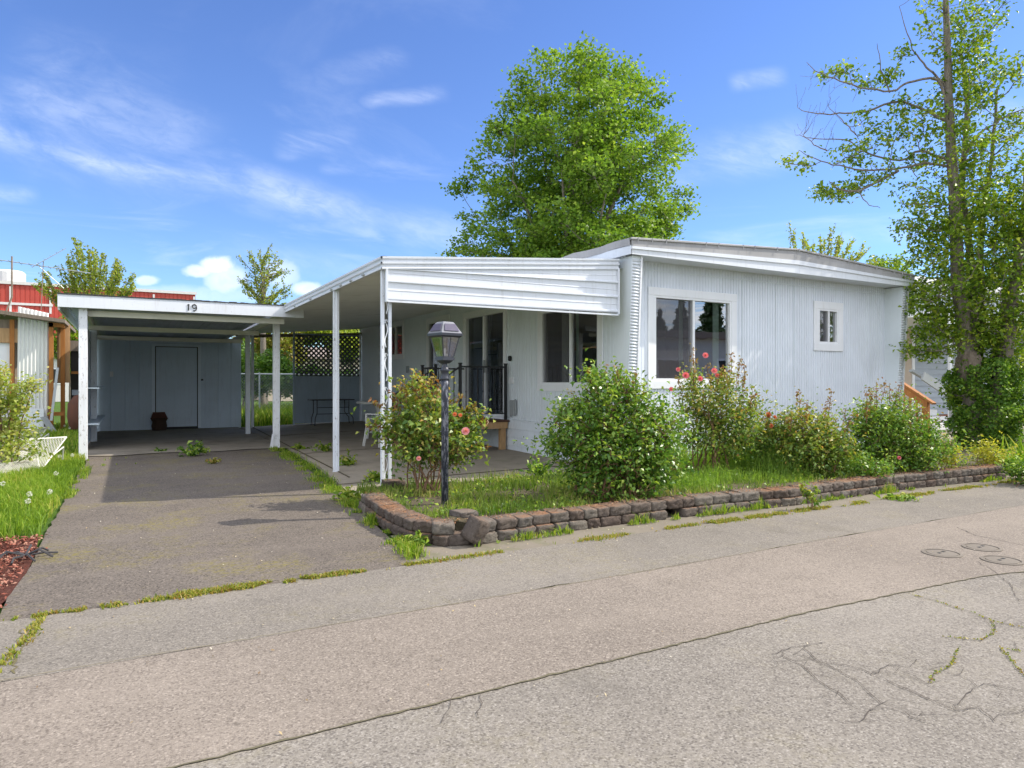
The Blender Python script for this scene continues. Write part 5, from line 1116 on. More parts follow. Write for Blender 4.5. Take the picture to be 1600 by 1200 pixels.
# broad-leaved weeds: rosettes of upright toothed leaves
def rosette(name, lab, c, r, h, n, mat, size, group=None):
    t = rng.uniform(0, 1, (n * 7)); a = np.repeat(rng.uniform(0, 2 * np.pi, n), 7); el = np.repeat(rng.uniform(.3, 1.25, n), 7); L = np.repeat(rng.uniform(.6, 1.1, n), 7)
    P_ = np.stack([c[0] + np.cos(a) * np.cos(el) * L * t * r * 1.4, c[1] + np.sin(a) * np.cos(el) * L * t * r * 1.4, c[2] + .01 + np.sin(el) * L * t * h - .25 * h * t ** 2 * np.cos(el)], 1) + rng.normal(0, size * .15, (n * 7, 3))
    o = leaf_mesh(name, P_, size, M[mat], upb=.5, asp=.45, base=tuple(c), out=np.stack([np.cos(a), np.sin(a), np.sin(el)], 1)); tag(o, lab, 'weed', group); return o
rosette('weed', 'leafy green weed growing from the cracked floor in the middle of the carport mouth', gnd(302, 712), .24, .30, 26, 'lf_laurel', .11)
rosette('weed', 'tall fern like weed at the front edge of the patio slab', (*gnd(840, 757)[:2], .08), .24, .42, 34, 'lf_ivy', .085)
rosette('weed', 'small weed in the carport mouth left of the large leafy weed', gnd(250, 706), .12, .08, 12, 'lf_laurel', .06)
rosette('weed', 'pale thin weed right of the large leafy carport weed', gnd(333, 724), .12, .12, 14, 'weed', .06)
rosette('weed', 'bright weed at the driveway edge just left of the braced carport post', gnd(470, 702), .22, .12, 22, 'grass', .09)
rosette('weed', 'leafy weed between the middle awning post and the driveway', gnd(508, 706), .2, .22, 22, 'grass', .09)
rosette('weed', 'weed clump on the slab just right of the middle awning post', gnd(543, 728), .16, .26, 24, 'grass', .085)
rosette('weed', 'weed clump on the slab left of the front awning post', gnd(585, 752), .22, .2, 30, 'grass', .08)
rosette('weed', 'largest weed at the driveway corner nearest the front awning post', gnd(545, 780), .2, .14, 26, 'grass', .08)
rosette('weed', 'weed at the foot of the tipped block by the gutter', gnd(650, 850), .14, .12, 26, 'grass', .06)
rosette('weed', 'bright weed against the short left face of the block wall', gnd(668, 842), .12, .12, 20, 'grass', .06)
rosette('weed', 'flat green weed in the gutter seam below the wide rose bush', gnd(1405, 780), .2, .05, 26, 'grass', .07)

# ------------------------------------------------------------------ grass and small ground growth
rng = np.random.default_rng(51)
def rect(n, x0, x1, y0, y1): return np.stack([rng.uniform(x0, x1, n), rng.uniform(y0, y1, n)], 1)
A = rect(34000, -3.6, -.5, 6.75, 13.5); ed = -.66 + .05 * nz2(A[:, 1], A[:, 1] * 0, 1.7) + rng.normal(0, .02, len(A)); A = A[A[:, 0] < ed]; A = A[(A[:, 1] > 7.0 + .12 * nz2(A[:, 0], A[:, 0] * 0, 3.) + rng.normal(0, .03, len(A)))]
o = blades('lawn_grass', A, .105 + .0 * A[:, 0] + .04 * rng.random(len(A)) + .05 * np.clip(nz2(A[:, 0], A[:, 1], 1.3), -.8, 1), .011, M['grass'], .6, rnd=np.clip(.45 + .5 * nz2(A[:, 0], A[:, 1], 1.1, 4.) + rng.normal(0, .2, len(A)), 0, 1)); tag(o, 'bright green lawn left of the driveway', 'grass', kind='stuff')
A = rect(22000, -9, -.78, 13.5, 25); o = blades('far_lawn_grass', A, .12, .02, M['grass'], .5); tag(o, 'lawn running back beside the carport', 'grass', kind='stuff')
A = rect(26000, 1.0, 14., 20.9, 31); A = A[(A[:, 0] > 2.9)]; o = blades('back_grass', A, .42, .03, M['grass'], .45); tag(o, 'tall grass behind the carport and patio', 'grass', kind='stuff')
A = rect(26000, 2.2, 10.3, 5.12, 7.55); keep = (A[:, 0] < 4.9) | (rng.random(len(A)) < .5); keep &= nz2(A[:, 0], A[:, 1], 1.8, 2.) > -.26; keep &= A[:, 0] > 2.16 + np.maximum(0, (5.45 - A[:, 1])) * .9; A = A[keep]
hh = np.clip(.06 + .08 * rng.random(len(A)) + .07 * nz2(A[:, 0], A[:, 1], 1.6, 9.), .02, .3); o = blades('bed_grass', np.concatenate([A, np.full((len(A), 1), .09)], 1), hh, .009, M['grassb'], .6, rnd=np.clip(.45 + .6 * nz2(A[:, 0], A[:, 1], 1.4, 6.) + rng.normal(0, .2, len(A)), 0, 1)); tag(o, 'patchy grass and weeds in the planting bed', 'grass', kind='stuff')
# feathery green stand between the bushes
A = rect(15000, 5.2, 9.6, 5.35, 7.4); A = A[A[:, 1] > 5.3]; dn = nz2(A[:, 0], A[:, 1], .9, 5.) + .5 * nz2(A[:, 0], A[:, 1], 3.2, 7.); A = A[dn + rng.normal(0, .12, len(A)) > -.28]
hh = np.clip(.22 + .34 * nz2(A[:, 0], A[:, 1], 1.5, 1.) + .1 * (A[:, 1] - 5.8), .05, .5) * rng.uniform(.5, 1.15, len(A)) * np.clip((A[:, 1] - 5.15) * 2.2, .25, 1)
o = blades('feathery_stems', np.concatenate([A, np.full((len(A), 1), .1)], 1), hh, .006, M['fluff'], .3); tag(o, 'thin light green stems between the big bush and the roses', 'ground cover', kind='stuff')
B = np.repeat(A, 2, 0); H2 = np.repeat(hh, 2) * rng.uniform(.25, 1., len(B)); o = leaf_mesh('feathery_plants', np.concatenate([B + rng.normal(0, .02, B.shape), (.1 + H2)[:, None]], 1), .038, M['fluff'], upb=.0, asp=.2, out=np.array([[0, 0, .9]])); tag(o, 'feathery light green growth between the big bush and the roses', 'ground cover', kind='stuff')
A = rect(9000, 2.3, 13.5, 5.25, 7.6); A = A[nz2(A[:, 0], A[:, 1], 1.9, 12.) > .02]; o = leaf_mesh('bed_weeds', np.concatenate([A, rng.uniform(.10, .19, (len(A), 1))], 1), .04, M['lf_ivy'], upb=.8, asp=.6); tag(o, 'low broad leaved weeds across the planting bed', 'ground cover', kind='stuff')
# growth along seams and wall foot
def seamline(pts, n, wd, jit=.0):
    out_ = []; Ls = [math.dist(a[:2], b[:2]) for a, b in zip(pts[:-1], pts[1:])]; tot = sum(Ls)
    for (a, b), L in zip(zip(pts[:-1], pts[1:]), Ls):
        m = int(n * L / tot); t = rng.random(m)[:, None]; out_.append(np.array(a[:2])[None] + (np.array(b[:2]) - np.array(a[:2]))[None] * t + rng.normal(0, wd, (m, 2)))
    return np.vstack(out_)
A = np.vstack([seamline([(-.55, ST), (.2, ST), (1.0, ST), (1.9, ST)], 2600, .016), seamline([(.25, ST + .02), (1.3, ST + .02)], 2200, .02), seamline([(1.9, ST), (4, ST + .02), (7, ST), (13, ST)], 8500, .02), seamline([(4.6, ST), (10.5, ST)], 6000, .035), seamline([(-.4, ST), (-.45, 4.2), (-.55, 3.7)], 500, .02)])
kk = nz2(A[:, 0], A[:, 1] * 0, 1.6, 3.) + .7 * nz2(A[:, 0], A[:, 1], 7., 1.); A[:, 1] += rng.normal(0, .02, len(A)) * np.clip(kk * 3, 0, 2); A = A[kk > -.05]
A = np.vstack([A] + [seamline(CR[q_], 70, .005) for q_ in (0, 1, 8, 9)])
o = blades('seam_weeds', A, np.where(A[:, 1] < 3.6, .008, .022) * rng.uniform(.5, 1.4, len(A)), .009, M['weed'], .9, z=.0); tag(o, 'low weeds and moss along the seam of the street edge', 'weeds', kind='stuff')
A = np.vstack([seamline([(1.86, 4.7), (1.9, 5.4), (1.98, 6.3), (2.03, 7.0), (2.1, 7.6)], 2200, .05), seamline([(2.1, 7.5), (2.2, 9.), (2.4, 11), (2.45, 12.6), (2.5, 14)], 5200, .07), seamline([(2.0, 6.6), (1.95, 5.6), (2.0, 5.2)], 900, .04), seamline([(2.4, 4.88), (4, 4.92), (8, 4.86), (10.4, 4.76)], 2600, .02), seamline([(-.6, 9.), (-.55, 12.)], 900, .04), seamline([(-.3, 12.5), (.1, 12.55)], 700, .05), seamline([(-.6, 13.4), (-.2, 13.5)], 500, .07), seamline([(2.3, 7.55), (4.2, 7.6), (6, 7.75)], 1600, .06)])
kk = nz2(A[:, 0], A[:, 1], 3.0, 8.); kk = kk + .4 * nz2(A[:, 0], A[:, 1], 9., 2.); A = A[kk > .02]; kk = kk[kk > .02]
o = blades('edge_weeds', A, np.clip(.02 + .16 * kk, .02, .12) * rng.uniform(.5, 1.3, len(A)), .009, M['grass'], .7, z=.0); tag(o, 'grass tufts along the driveway edge and wall foot', 'weeds', kind='stuff')
A = rect(15000, -4, -.50, 4.62, 7.05); A = A[A[:, 0] < -.66 + .06 * nz2(A[:, 1], A[:, 1], 2.) + rng.normal(0, .03, len(A))]
o = leaf_mesh('mulch_chips', np.concatenate([A, rng.uniform(.002, .025, (len(A), 1))], 1), .032, M['chips'], upb=1.2, asp=.5, fold=.05); tag(o, 'red bark mulch at the street corner of the lawn', 'mulch', kind='stuff')
# fallen petals, bits and dry litter on asphalt and bed wall
A = np.vstack([rect(240, -.4, 2., 5., 12.), rect(300, 1.9, 10., 4.62, 4.95), rect(200, -1, 8, 2.2, 4.5)]); o = leaf_mesh('litter', np.concatenate([A, np.full((len(A), 1), .009)], 1), .018, leafm('litter_bits', [(.2, .13, .07), (.45, .36, .2), (.5, .46, .38)], 0., .9), upb=3, asp=.5, fold=.02); tag(o, 'small dry leaves and bits on the pavement', 'leaf litter', kind='stuff')
S_, ii = [], 0
while ii < 1500:
    s = rng.uniform(0, PL - .1); p, d = pathpt(s); ii += 1
    if p is None: continue
    nr = Vector((d.y, -d.x, 0)); q = p - nr * (.04 + rng.uniform(0, .16)); S_.append((q.x, q.y, .172 + rng.uniform(0, .012)))
o = leaf_mesh('wall_top_litter', np.array(S_), .03, leafm('needles', [(.26, .11, .05), (.4, .2, .09), (.3, .22, .14)], 0., .9), upb=2.5, asp=.25, fold=.02); tag(o, 'rusty dry needles lying on top of the block wall', 'leaf litter', kind='stuff')
# dandelion seed heads in the lawn
dl = None
for i, (px, py) in enumerate(((44, 789), (42, 801), (86, 752), (3, 770), (76, 785), (112, 720), (100, 668), (108, 672), (92, 722))):
    g = gnd(px, py + 6); lab = ['dandelion seed head, upper of the pair in the front lawn', 'dandelion seed head, lower of the pair in the front lawn', 'dandelion seed head near the driveway edge of the lawn', 'dandelion seed head at the left edge of the lawn', 'dandelion seed head just right of the front pair', 'dandelion by the front carport post',
        'dandelion in the far grass beside the carport, left one', 'dandelion in the far grass beside the carport, right one', 'dandelion just behind the tipped wire chairs'][i]
    t = thing('dandelion', lab, 'dandelion', g, 'dandelion seed heads in the lawn'); h = .13
    mb = MB(); mb.tube([(g[0], g[1], 0), (g[0] + .01, g[1], h)], .003, 5); mb.build('stalk', M['lf_hedge'], t)
    q = ball(70, .8) * .026 + np.array([[g[0] + .01, g[1], h + .02]]); leaf_mesh('head', q, .014, M['bloom'], t, upb=0., asp=.6)

# ------------------------------------------------------------------ utility lids in the road
def lid(px, py, lab, r=.115, recess=False):
    c = gnd(px, py); t = thing('utility_lid', lab, 'utility lid', (c[0], c[1], .006), 'round utility lids in the road')
    mb = MB(); mb.lathe([(r + .02, -.002), (r + .02, .006), (r, .008), (r, .003), (r - .012, .003)], (c[0], c[1], .0), 40); mb.build('ring', M['lid'], t)
    mb = MB(); mb.lathe([(r - .013, -.002), (r - .013, .0035), (.05, .006)], (c[0], c[1], .003), 36); mb.build('cover', M['lid'], t)
    mb = MB(); mb.box(c[0] - .05, c[0] - .02, c[1] - .01, c[1] + .012, .009, .0105); mb.box(c[0] + .02, c[0] + .05, c[1] + .0, c[1] + .022, .009, .0105); mb.build('slot', M['black'], t)
lid(1472, 865, 'round concrete lid in the road, nearest the house front of the three on the left'); lid(1534, 856, 'round concrete lid in the road, farthest of the three'); lid(1566, 876, 'round concrete lid in the road, rightmost and nearest the cracked lane')

# ------------------------------------------------------------------ wire furniture tipped over on the lawn
def wirechair(lab, b0, b1, t0, t1, bulge, seat):
    """tipped chair: mesh back rising from ground edge b0-b1 to rim t0-t1, mesh seat folded back from the ground edge"""
    b0, b1, t0, t1 = map(Vector, (b0, b1, t0, t1)); t = thing('wire_chair', lab, 'wire chair', tuple(b1), 'tipped white wire chairs on the lawn'); nrm = (b1 - b0).cross(t0 - b0).normalized()
    def Sf(u, v): return b0.lerp(b1, u).lerp(t0.lerp(t1, u), v) + nrm * bulge * math.sin(v * math.pi) * (1 - .3 * (2 * u - 1) ** 2)
    def S2(u, v): return b0.lerp(b1, u) + Vector(seat) * v + Vector((0, 0, .10 * math.sin(v * math.pi)))
    def rim(Fn, nm):
        fr = MB(); fr.tube([Fn(i / 10, 0) for i in range(11)] , .010, 6); fr.tube([Fn(i / 10, 1) for i in range(11)], .014, 6); fr.tube([Fn(0, i / 10) for i in range(11)], .011, 6); fr.tube([Fn(1, i / 10) for i in range(11)], .011, 6); fr.build(nm, M['wire'], t, smooth=True)
    rim(Sf, 'back_frame'); rim(S2, 'seat_frame')
    for Fn, nm in ((Sf, 'mesh_back'), (S2, 'mesh_seat')):
        ms = MB(); nu, nv = 24, 15
        for i in range(-nv, nu):
            for sgn in (1, -1):
                pts = [Fn(u, j / nv) for j in range(nv + 1) for u in [((i + j) if sgn > 0 else (i + nv - j)) / nu] if -1e-6 <= u <= 1.0001]
                if len(pts) > 1: ms.tube(pts, .0028, 3, False)
        ms.build(nm, M['wire'], t)
    for p in (Sf(1, .55), Sf(0, .55)):
        mb = MB(); mb.tube([p, p + Vector((.12, .30, .10)), p + Vector((.1, .42, -.1))], .011, 6); mb.build('leg', M['wire'], t)
wirechair('white wire mesh chair tipped over on the lawn, the nearer one', gnd(-22, 752, .02), gnd(62, 738, .02), at(-10, 690, 9.6), at(104, 683, 10.6), -.10, (-.1, .5, .12))
wirechair('white wire mesh chair tipped over, the farther one behind its twin', gnd(-10, 722, .02), gnd(50, 716, .02), at(10, 675, 11.2), at(74, 668, 11.8), -.08, (-.1, .5, .1))
br = MB(); g = gnd(40, 872)
for i in range(9): a = i * .7; br.tube([(g[0], g[1], .02), (g[0] + .12 * math.cos(a), g[1] + .12 * math.sin(a), .03 + .02 * (i % 3)), (g[0] + .2 * math.cos(a + .2), g[1] + .2 * math.sin(a + .2), .01)], .008, 5)
tag(br.build('dead_branch', M['shingle'], base=(g[0], g[1], 0)), 'small charred looking dead twig bundle lying on the red mulch', 'twigs')

# ------------------------------------------------------------------ BACKGROUND
rng = np.random.default_rng(61); random.seed(61)
def part(name, mat, par, boxes, fr=WORLD, bevel=0.):
    mb = MB()
    for b in boxes: mb.box(*b, fr)
    return mb.build(name, mat, par, bevel=bevel)
# red metal building far to the left
rb = thing('red_building', 'long red metal sided commercial building with white trim far behind the carport', 'building', (-2, 62, 0))
RF = FR((0, 62, 0), (1, 0, 0), (0, -1, 0))
ribwall(RF, -34, 4.8, 0, 8.58, .30, .03, .07, (), None, 'wall', M['red'], rb)
part('right_wall', M['red'], rb, [(4.7, 4.8, 62, 90, 0, 8.4)])
part('parapet_trim', M['bwhite'], rb, [(-34.2, 4.9, .02, .12, 8.56, 8.78), (-34.2, -5., .02, .1, 7.05, 7.22), (-34.2, -6, .02, .35, 6.15, 6.5)], RF)
for x in (-26, -20, -13.2, -7.6, -5.15, -2.1, 1.75, 4.7): part('pilaster', M['bwhite'], rb, [(x - .07, x + .07, .02, .07, 6.5, 8.4)], RF)
mb = MB(); mb.lathe([(1.1, 0), (1.1, 1.2), (.9, 1.35), (.1, 1.4)], (-8.2, 66, 8.7), 24); mb.build('rooftop_unit', M['nroof'], rb, smooth=False)
part('rooftop_hatch', M['grey'], rb, [(1.0, 1.9, 64, 65, 8.6, 9.0)])
# neighbour's house at the left with corrugated screen and cedar posts
nb = thing('neighbour_house', 'left neighbour house with white corrugated porch screen and stained wooden posts', 'house', (-3, 22, 0))
NF = FR((0, 22, 0), (1, 0, 0), (0, -1, 0))
mb = MB(); mb.prism([(-8, 22.9, 3.75), (-1.45, 21.5, 2.86), (-1.45, 21.5, 2.95), (-8, 22.9, 3.87)], (0, -.3, 0), (0, 4, 0)); mb.build('porch_roof', M['oldw'], nb)
part('roof_board', M['oldw'], nb, [(-8, -2.53, -.03, .0, 2.72, 2.95)], NF); part('roof_beam', M['neww'], nb, [(-8, -2.53, .0, .04, 2.35, 2.72)], NF)
def corr(x0, x1, z0, z1, y, skew=0.):
    mb = MB(); n = int((x1 - x0) / .012); vs = []
    for i in range(n + 1):
        x = x0 + (x1 - x0) * i / n; d = .022 * math.cos((x - x0) * 2 * math.pi / .085); vs += [(x + skew, y + d, z0 + .25 * (x - x0)), (x, y + d, z1 - .22 * (x - x0))]
    mb.add(vs, [(2 * i, 2 * i + 2, 2 * i + 3, 2 * i + 1) for i in range(n)]); return mb
corr(-2.53, -1.86, .18, 3.30, 21.9, -.02).build('corrugated_panel', M['corr'], nb, smooth=True)
for (x, y, w_) in ((-2.66, 21.98, .10), (-1.80, 21.85, .10), (-1.58, 22.4, .10)): part('wood_post', M['orange'], nb, [(x - w_ / 2, x + w_ / 2, y - .05, y + .05, 0.02, 2.95)])
part('low_brace', M['orange'], nb, [(-1.88, -1.5, 21.78, 21.82, .42, .52)]); part('top_brace', M['orange'], nb, [(-1.85, -1.5, 21.80, 21.84, 2.78, 2.9)])
part('white_door', M['trim'], nb, [(-3.4, -2.72, -.15, -.05, .3, 2.35)], NF); part('door_window', M['black'], nb, [(-3.35, -2.95, -.05, -.04, 1.3, 2.1)], NF)
part('porch_wall', M['cream'], nb, [(-8, -3.4, -.2, -.1, .0, 2.5), (-2.72, -1.9, -.6, -.5, .0, 2.5)], NF)
part('foundation', M['slab'], nb, [(-8, -1.95, -.04, .0, -.02, .40)], NF)
part('plywood', M['neww'], nb, [(-1.72, -1.42, 22.5, 22.54, 1.3, 2.9)]); part('white_board', M['trim'], nb, [(-2.5, -1.95, 21.7, 21.74, .12, .62)])
mb = MB(); mb.bar((-1.95, 21.6, .4), (-1.70, 21.3, .02), .16, .03); mb.build('leaning_board', M['grey'], nb)
mb = MB(); mb.bar((-1.65, 21.75, 1.7), (-1.78, 21.6, .3), .06, .04); mb.build('leaning_rod', M['chain'], nb)
part('back_room', M['inside'], nb, [(-1.45, -.78, 23.2, 23.3, 0, 2.25)]); part('back_trim', M['oldw'], nb, [(-1.5, -.76, 23.1, 23.2, 2.2, 2.5)]); part('shelf', M['orange'], nb, [(-1.42, -.8, 22.9, 23.1, 1.55, 1.62)]); part('shelf_bin', M['nsiding'], nb, [(-1.4, -.85, 22.9, 23.1, .95, 1.1)])
an = thing('roof_antenna', 'thin metal television antenna on the left neighbour roof', 'antenna', (-2.8, 21.6, 3.2)); A0 = (-2.55, 21.6)
mb = MB(); mb.tube([(-2.78, 21.6, 3.0), (-2.62, 21.6, 3.5), (-2.62, 21.6, 4.55)], .022, 6); mb.tube([(-2.0, 21.6, 3.2), (-1.95, 21.6, 4.5)], .01, 5); mb.build('mast', M['oldw'], an)
mb = MB(); mb.tube([(-3.6, 21.6, 4.5), (-.9, 21.6, 4.25)], .012, 5); mb.tube([(-2.2, 21.6, 4.3), (-1.45, 21.5, 4.85)], .01, 5); mb.tube([(-2.1, 21.6, 4.4), (-1.5, 21.6, 3.8)], .009, 5)
for i in range(12): x = -3.5 + i * .21; mb.tube([(x, 21.3, 4.48 - i * .02), (x, 21.95, 4.5 - i * .02)], .007, 4)
for i in range(5): x = -2.05 + i * .13; z_ = 4.4 + i * .1; mb.tube([(x, 21.3, z_), (x, 21.8, z_ + .05)], .006, 4)
mb.build('elements', M['chain'], an)
tp_ = thing('tarp_bundle', 'brown tarp covered bundle beside the left carport post', 'tarp bundle', (-1.05, 21.2, 0))
mb = MB(); prof = [(.10, 0), (.24, .1), (.30, .4), (.27, .75), (.18, .95), (.04, 1.0)]; mb.lathe(prof, (-1.1, 21.3, 0), 18)
mb.v = [(x + .06 * mnoise.noise(Vector((x * 5, y * 5, z * 4))), y + .06 * mnoise.noise(Vector((x * 5, y * 5, z * 4 + 9))), z) for x, y, z in mb.v]; mb.build('tarp', M['tarp'], tp_, smooth=True)

# neighbour at the right: lap siding, porch roof, iron posts, steps
nr = thing('neighbour_porch_house', 'right neighbour grey lap sided house with white porch roof seen behind the tree', 'house', (20, 11.6, 0))
RN = FR((0, 11.6, 0), (1, 0, 0), (0, -1, 0))
lapwall(RN, 19.9, 34, .35, 4.2, .17, .03, 'lap_siding', M['nsiding'], nr); lapwall(FR((19.0, 13.4, 0), (1, 0, 0), (0, -1, 0)), -.8, 1., .35, 3.2, .17, .03, 'porch_siding', M['nsiding'], nr)
part('brick_base', M['brick'], nr, [(19.9, 34, .0, .04, -.02, .34)], RN)
part('door', M['cream'], nr, [(18.9, 19.75, -.04, .03, .75, 2.85)], RN); part('door_trim', M['trim'], nr, [(19.76, 19.88, -.04, .05, .7, 2.9), (18.8, 19.88, -.04, .05, 2.86, 2.98)], RN)
part('end_wall', M['cream'], nr, [(17.8, 18.9, -.1, .0, .0, 3.)], RN)
part('porch_roof', M['nroof'], nr, [(17.5, 34, 9.9, 12.4, 2.98, 3.10)]); part('porch_fascia', M['trim'], nr, [(17.5, 34, 9.84, 9.9, 2.80, 3.12)])
part('upper_roof', M['nroof'], nr, [(17.5, 36, 11.3, 20, 4.2, 4.35)]); part('gable_trim', M['orange'], nr, [(17.6, 18.6, 11.2, 11.28, 3.45, 3.75)])
for (x, y) in ((19.35, 10.3), (20.0, 10.3)): part('iron_post', M['trim'], nr, [(x - .05, x + .05, y - .03, y + .03, 0, 2.85)])
mb = MB()
for i in range(7): mb.tube([(19.42, 10.3, .2 + i * .36), (19.55, 10.3, .36 + i * .36), (19.72, 10.3, .3 + i * .36), (19.93, 10.3, .5 + i * .36)], .012, 5)
mb.build('scrollwork', M['trim'], nr)
for i in range(4): part('porch_step', M['nroof'], nr, [(19.0, 20.3, 10.6 + i * .28, 11.6, .0 + i * .18, .17 + i * .18)])
mb = MB(); mb.bar((17.9, 10.5, 1.62), (19.55, 10.35, .98), .12, .06); mb.bar((17.9, 10.2, 1.48), (19.1, 10.1, .95), .05, .22); mb.bar((19.08, 10.1, .95), (19.08, 10.1, 0), .1, .1); mb.build('ramp_rail', M['grey'], nr)
# cedar stair rail on the far side of the home
sr = thing('cedar_stair_rail', 'orange stained wooden stair railing beside the right corner of the home', 'stair railing', (13.9, 8.4, 0))
for yy in (0,):
    mb = MB(); mb.bar((14.0, 8.75, 1.52), (14.0, 7.75, .88), .13, .04); mb.build('handrail', M['orange'], sr, bevel=.004)
    mb = MB(); mb.bar((14.0, 8.72, 1.38), (14.0, 7.95, .89), .04, .12); mb.build('rail', M['orange'], sr)
    mb = MB(); mb.bar((14.0, 8.75, .55), (14.0, 7.95, .10), .04, .10); mb.build('rail', M['orange'], sr)
    for i in range(6):
        y = 8.62 - i * .13; z_ = 1.33 - (8.72 - y) * .64; mb = MB(); mb.bar((14.0, y, z_), (14.0, y, z_ - .80), .035, .035); mb.build('baluster', M['orange'], sr)
    mb = MB(); mb.box(13.95, 14.05, 7.86, 7.96, 0, .96); mb.build('newel_post', M['orange'], sr, bevel=.004)
for i in range(4): part('step', M['oldw'], sr, [(13.0, 13.93, 8.0 + i * .25, 8.27 + i * .25, .14 + i * .17, .18 + i * .17)])

# chain link fence, hedge and houses behind
cf = thing('chain_link_fence', 'chain link fence with a pale top rail behind the back grass', 'fence', (4, 26.5, 0))
mb = MB(); mb.tube([(1, 26.5, 1.62), (13, 26.5, 1.62)], .028, 8); mb.build('top_rail', M['chain'], cf)
for x in (1.5, 4.2, 6.9, 9.6): mb = MB(); mb.tube([(x, 26.5, 0), (x, 26.5, 1.68)], .03, 8); mb.build('fence_post', M['chain'], cf)
mb = MB()
for i in range(-14, 90):
    for s_ in (1, -1):
        x0 = 1 + i * .11; x1 = x0 + 1.6; a, b = (x0, 26.5, .02), (x1, 26.5, 1.62)
        if s_ < 0: a, b = (x0, 26.51, 1.62), (x1, 26.51, .02)
        if x0 < 1 or x1 > 13: continue
        mb.tube([a, b], .003, 3, False)
mb.build('mesh_wire', M['chain'], cf)
def blobtree(name, lab, cat, px, py, Yd, blobs, n, size, mat, trunk=.1, group=None, zb=0., barkm='bark2', spread=.14, upb=.6):
    k = Yd / FPX; base = loc((px - 800) * k, Yd, zb); t = thing(name, lab, cat, base, group); sk = Skel(); tw = []
    def P(x, y, d=0.): return np.array(loc((x - 800) * k, Yd + d, EYE + (HOR - y) * k))
    ztop = min(b[1] for b in blobs); cx = np.mean([b[0] for b in blobs]); sk.line([base, P((px + cx) / 2, (py + ztop) / 2), P(cx, ztop)], trunk, trunk * .25, .03)
    tot = sum(b[2] * b[3] for b in blobs)
    for (x, y, rx, ry) in blobs:
        m = max(6, int(n * rx * ry / tot / 16)); q = ball(m, .3); tw.append(np.array([P(x + a[0] * rx, y - a[2] * ry, a[1] * rx * k) for a in q]))
    T = np.vstack(tw); T = T[T[:, 2] > .1]; sk.grow(T[::3], .012, .5, .05, 3, True, .03); sk.build('trunk', M[barkm], t, 5, rmin=.008); sg = spread * (k * 40)
    L = (T[:, None] + rng.normal(0, 1, (len(T), 16, 3)) * np.array([sg, sg, sg * .7])).reshape(-1, 3); L = L[L[:, 2] > .03]
    leaf_mesh('crown', L, size, M[mat], t, upb=upb, asp=.65, rnd=np.clip(rng.normal(.5, .25, len(L)), 0, 1)); return t
hz = [('leafy green hedge plant behind the fence, seen left between shed and carport post', 380, 655, 27.5, [(385, 590, 30, 30), (370, 560, 24, 26), (400, 600, 24, 20)], 'lf_hedge', .14),
      ('dense green bush behind the fence just left of the lattice screen', 440, 655, 27, [(440, 585, 28, 26), (450, 600, 22, 18), (425, 565, 22, 18)], 'lf_hedge', .14),
      ('green bush behind the fence seen through the left half of the lattice', 490, 655, 28, [(490, 600, 34, 30), (515, 610, 26, 20)], 'lf_hedge', .14),
      ('green bush behind the fence seen through the right half of the lattice', 550, 655, 29, [(550, 605, 34, 26)], 'lf_hedge', .14)]
for lab, px, py, Yd, bl, mt, sz in hz: blobtree('hedge_bush', lab, 'bush', px, py, Yd, bl, 4200, sz, mt, .05, 'hedge bushes behind the fence')
blobtree('spring_tree', 'gold and pale green spring tree behind the hedge left of the lattice screen', 'tree', 415, 640, 34, [(400, 540, 36, 36), (435, 525, 34, 34), (450, 555, 26, 26), (385, 510, 22, 20), (420, 500, 26, 16)], 5200, .2, 'lf_orange', .14)
blobtree('spring_tree', 'low yellow green tree showing above the top of the lattice screen', 'tree', 520, 640, 36, [(490, 520, 30, 12), (525, 522, 34, 14), (545, 540, 30, 18), (470, 530, 22, 14)], 4200, .2, 'lf_vase', .14)
blobtree('dark_tree', 'dark round topped tree showing above the right end of the lattice screen', 'tree', 548, 640, 44, [(545, 525, 18, 22), (552, 512, 13, 12), (548, 545, 22, 22)], 2600, .22, 'lf_dark', .2)
blobtree('spring_tree', 'green tree filling the gap between left neighbour and carport post', 'tree', 112, 650, 27, [(112, 525, 20, 26), (120, 560, 18, 26), (100, 545, 16, 20)], 2600, .15, 'lf_right', .08)
blobtree('far_tree', 'dense tree far behind the right neighbour porch at the photo edge', 'tree', 1560, 640, 34, [(1560, 460, 60, 60), (1620, 440, 60, 70), (1600, 520, 60, 50)], 5200, .22, 'lf_dark', .2)
blobtree('far_tree', 'small leafy tree top showing just right of the home roof end', 'tree', 1395, 640, 30, [(1396, 420, 24, 16), (1372, 412, 14, 10), (1410, 450, 18, 20)], 1500, .16, 'lf_right', .08)
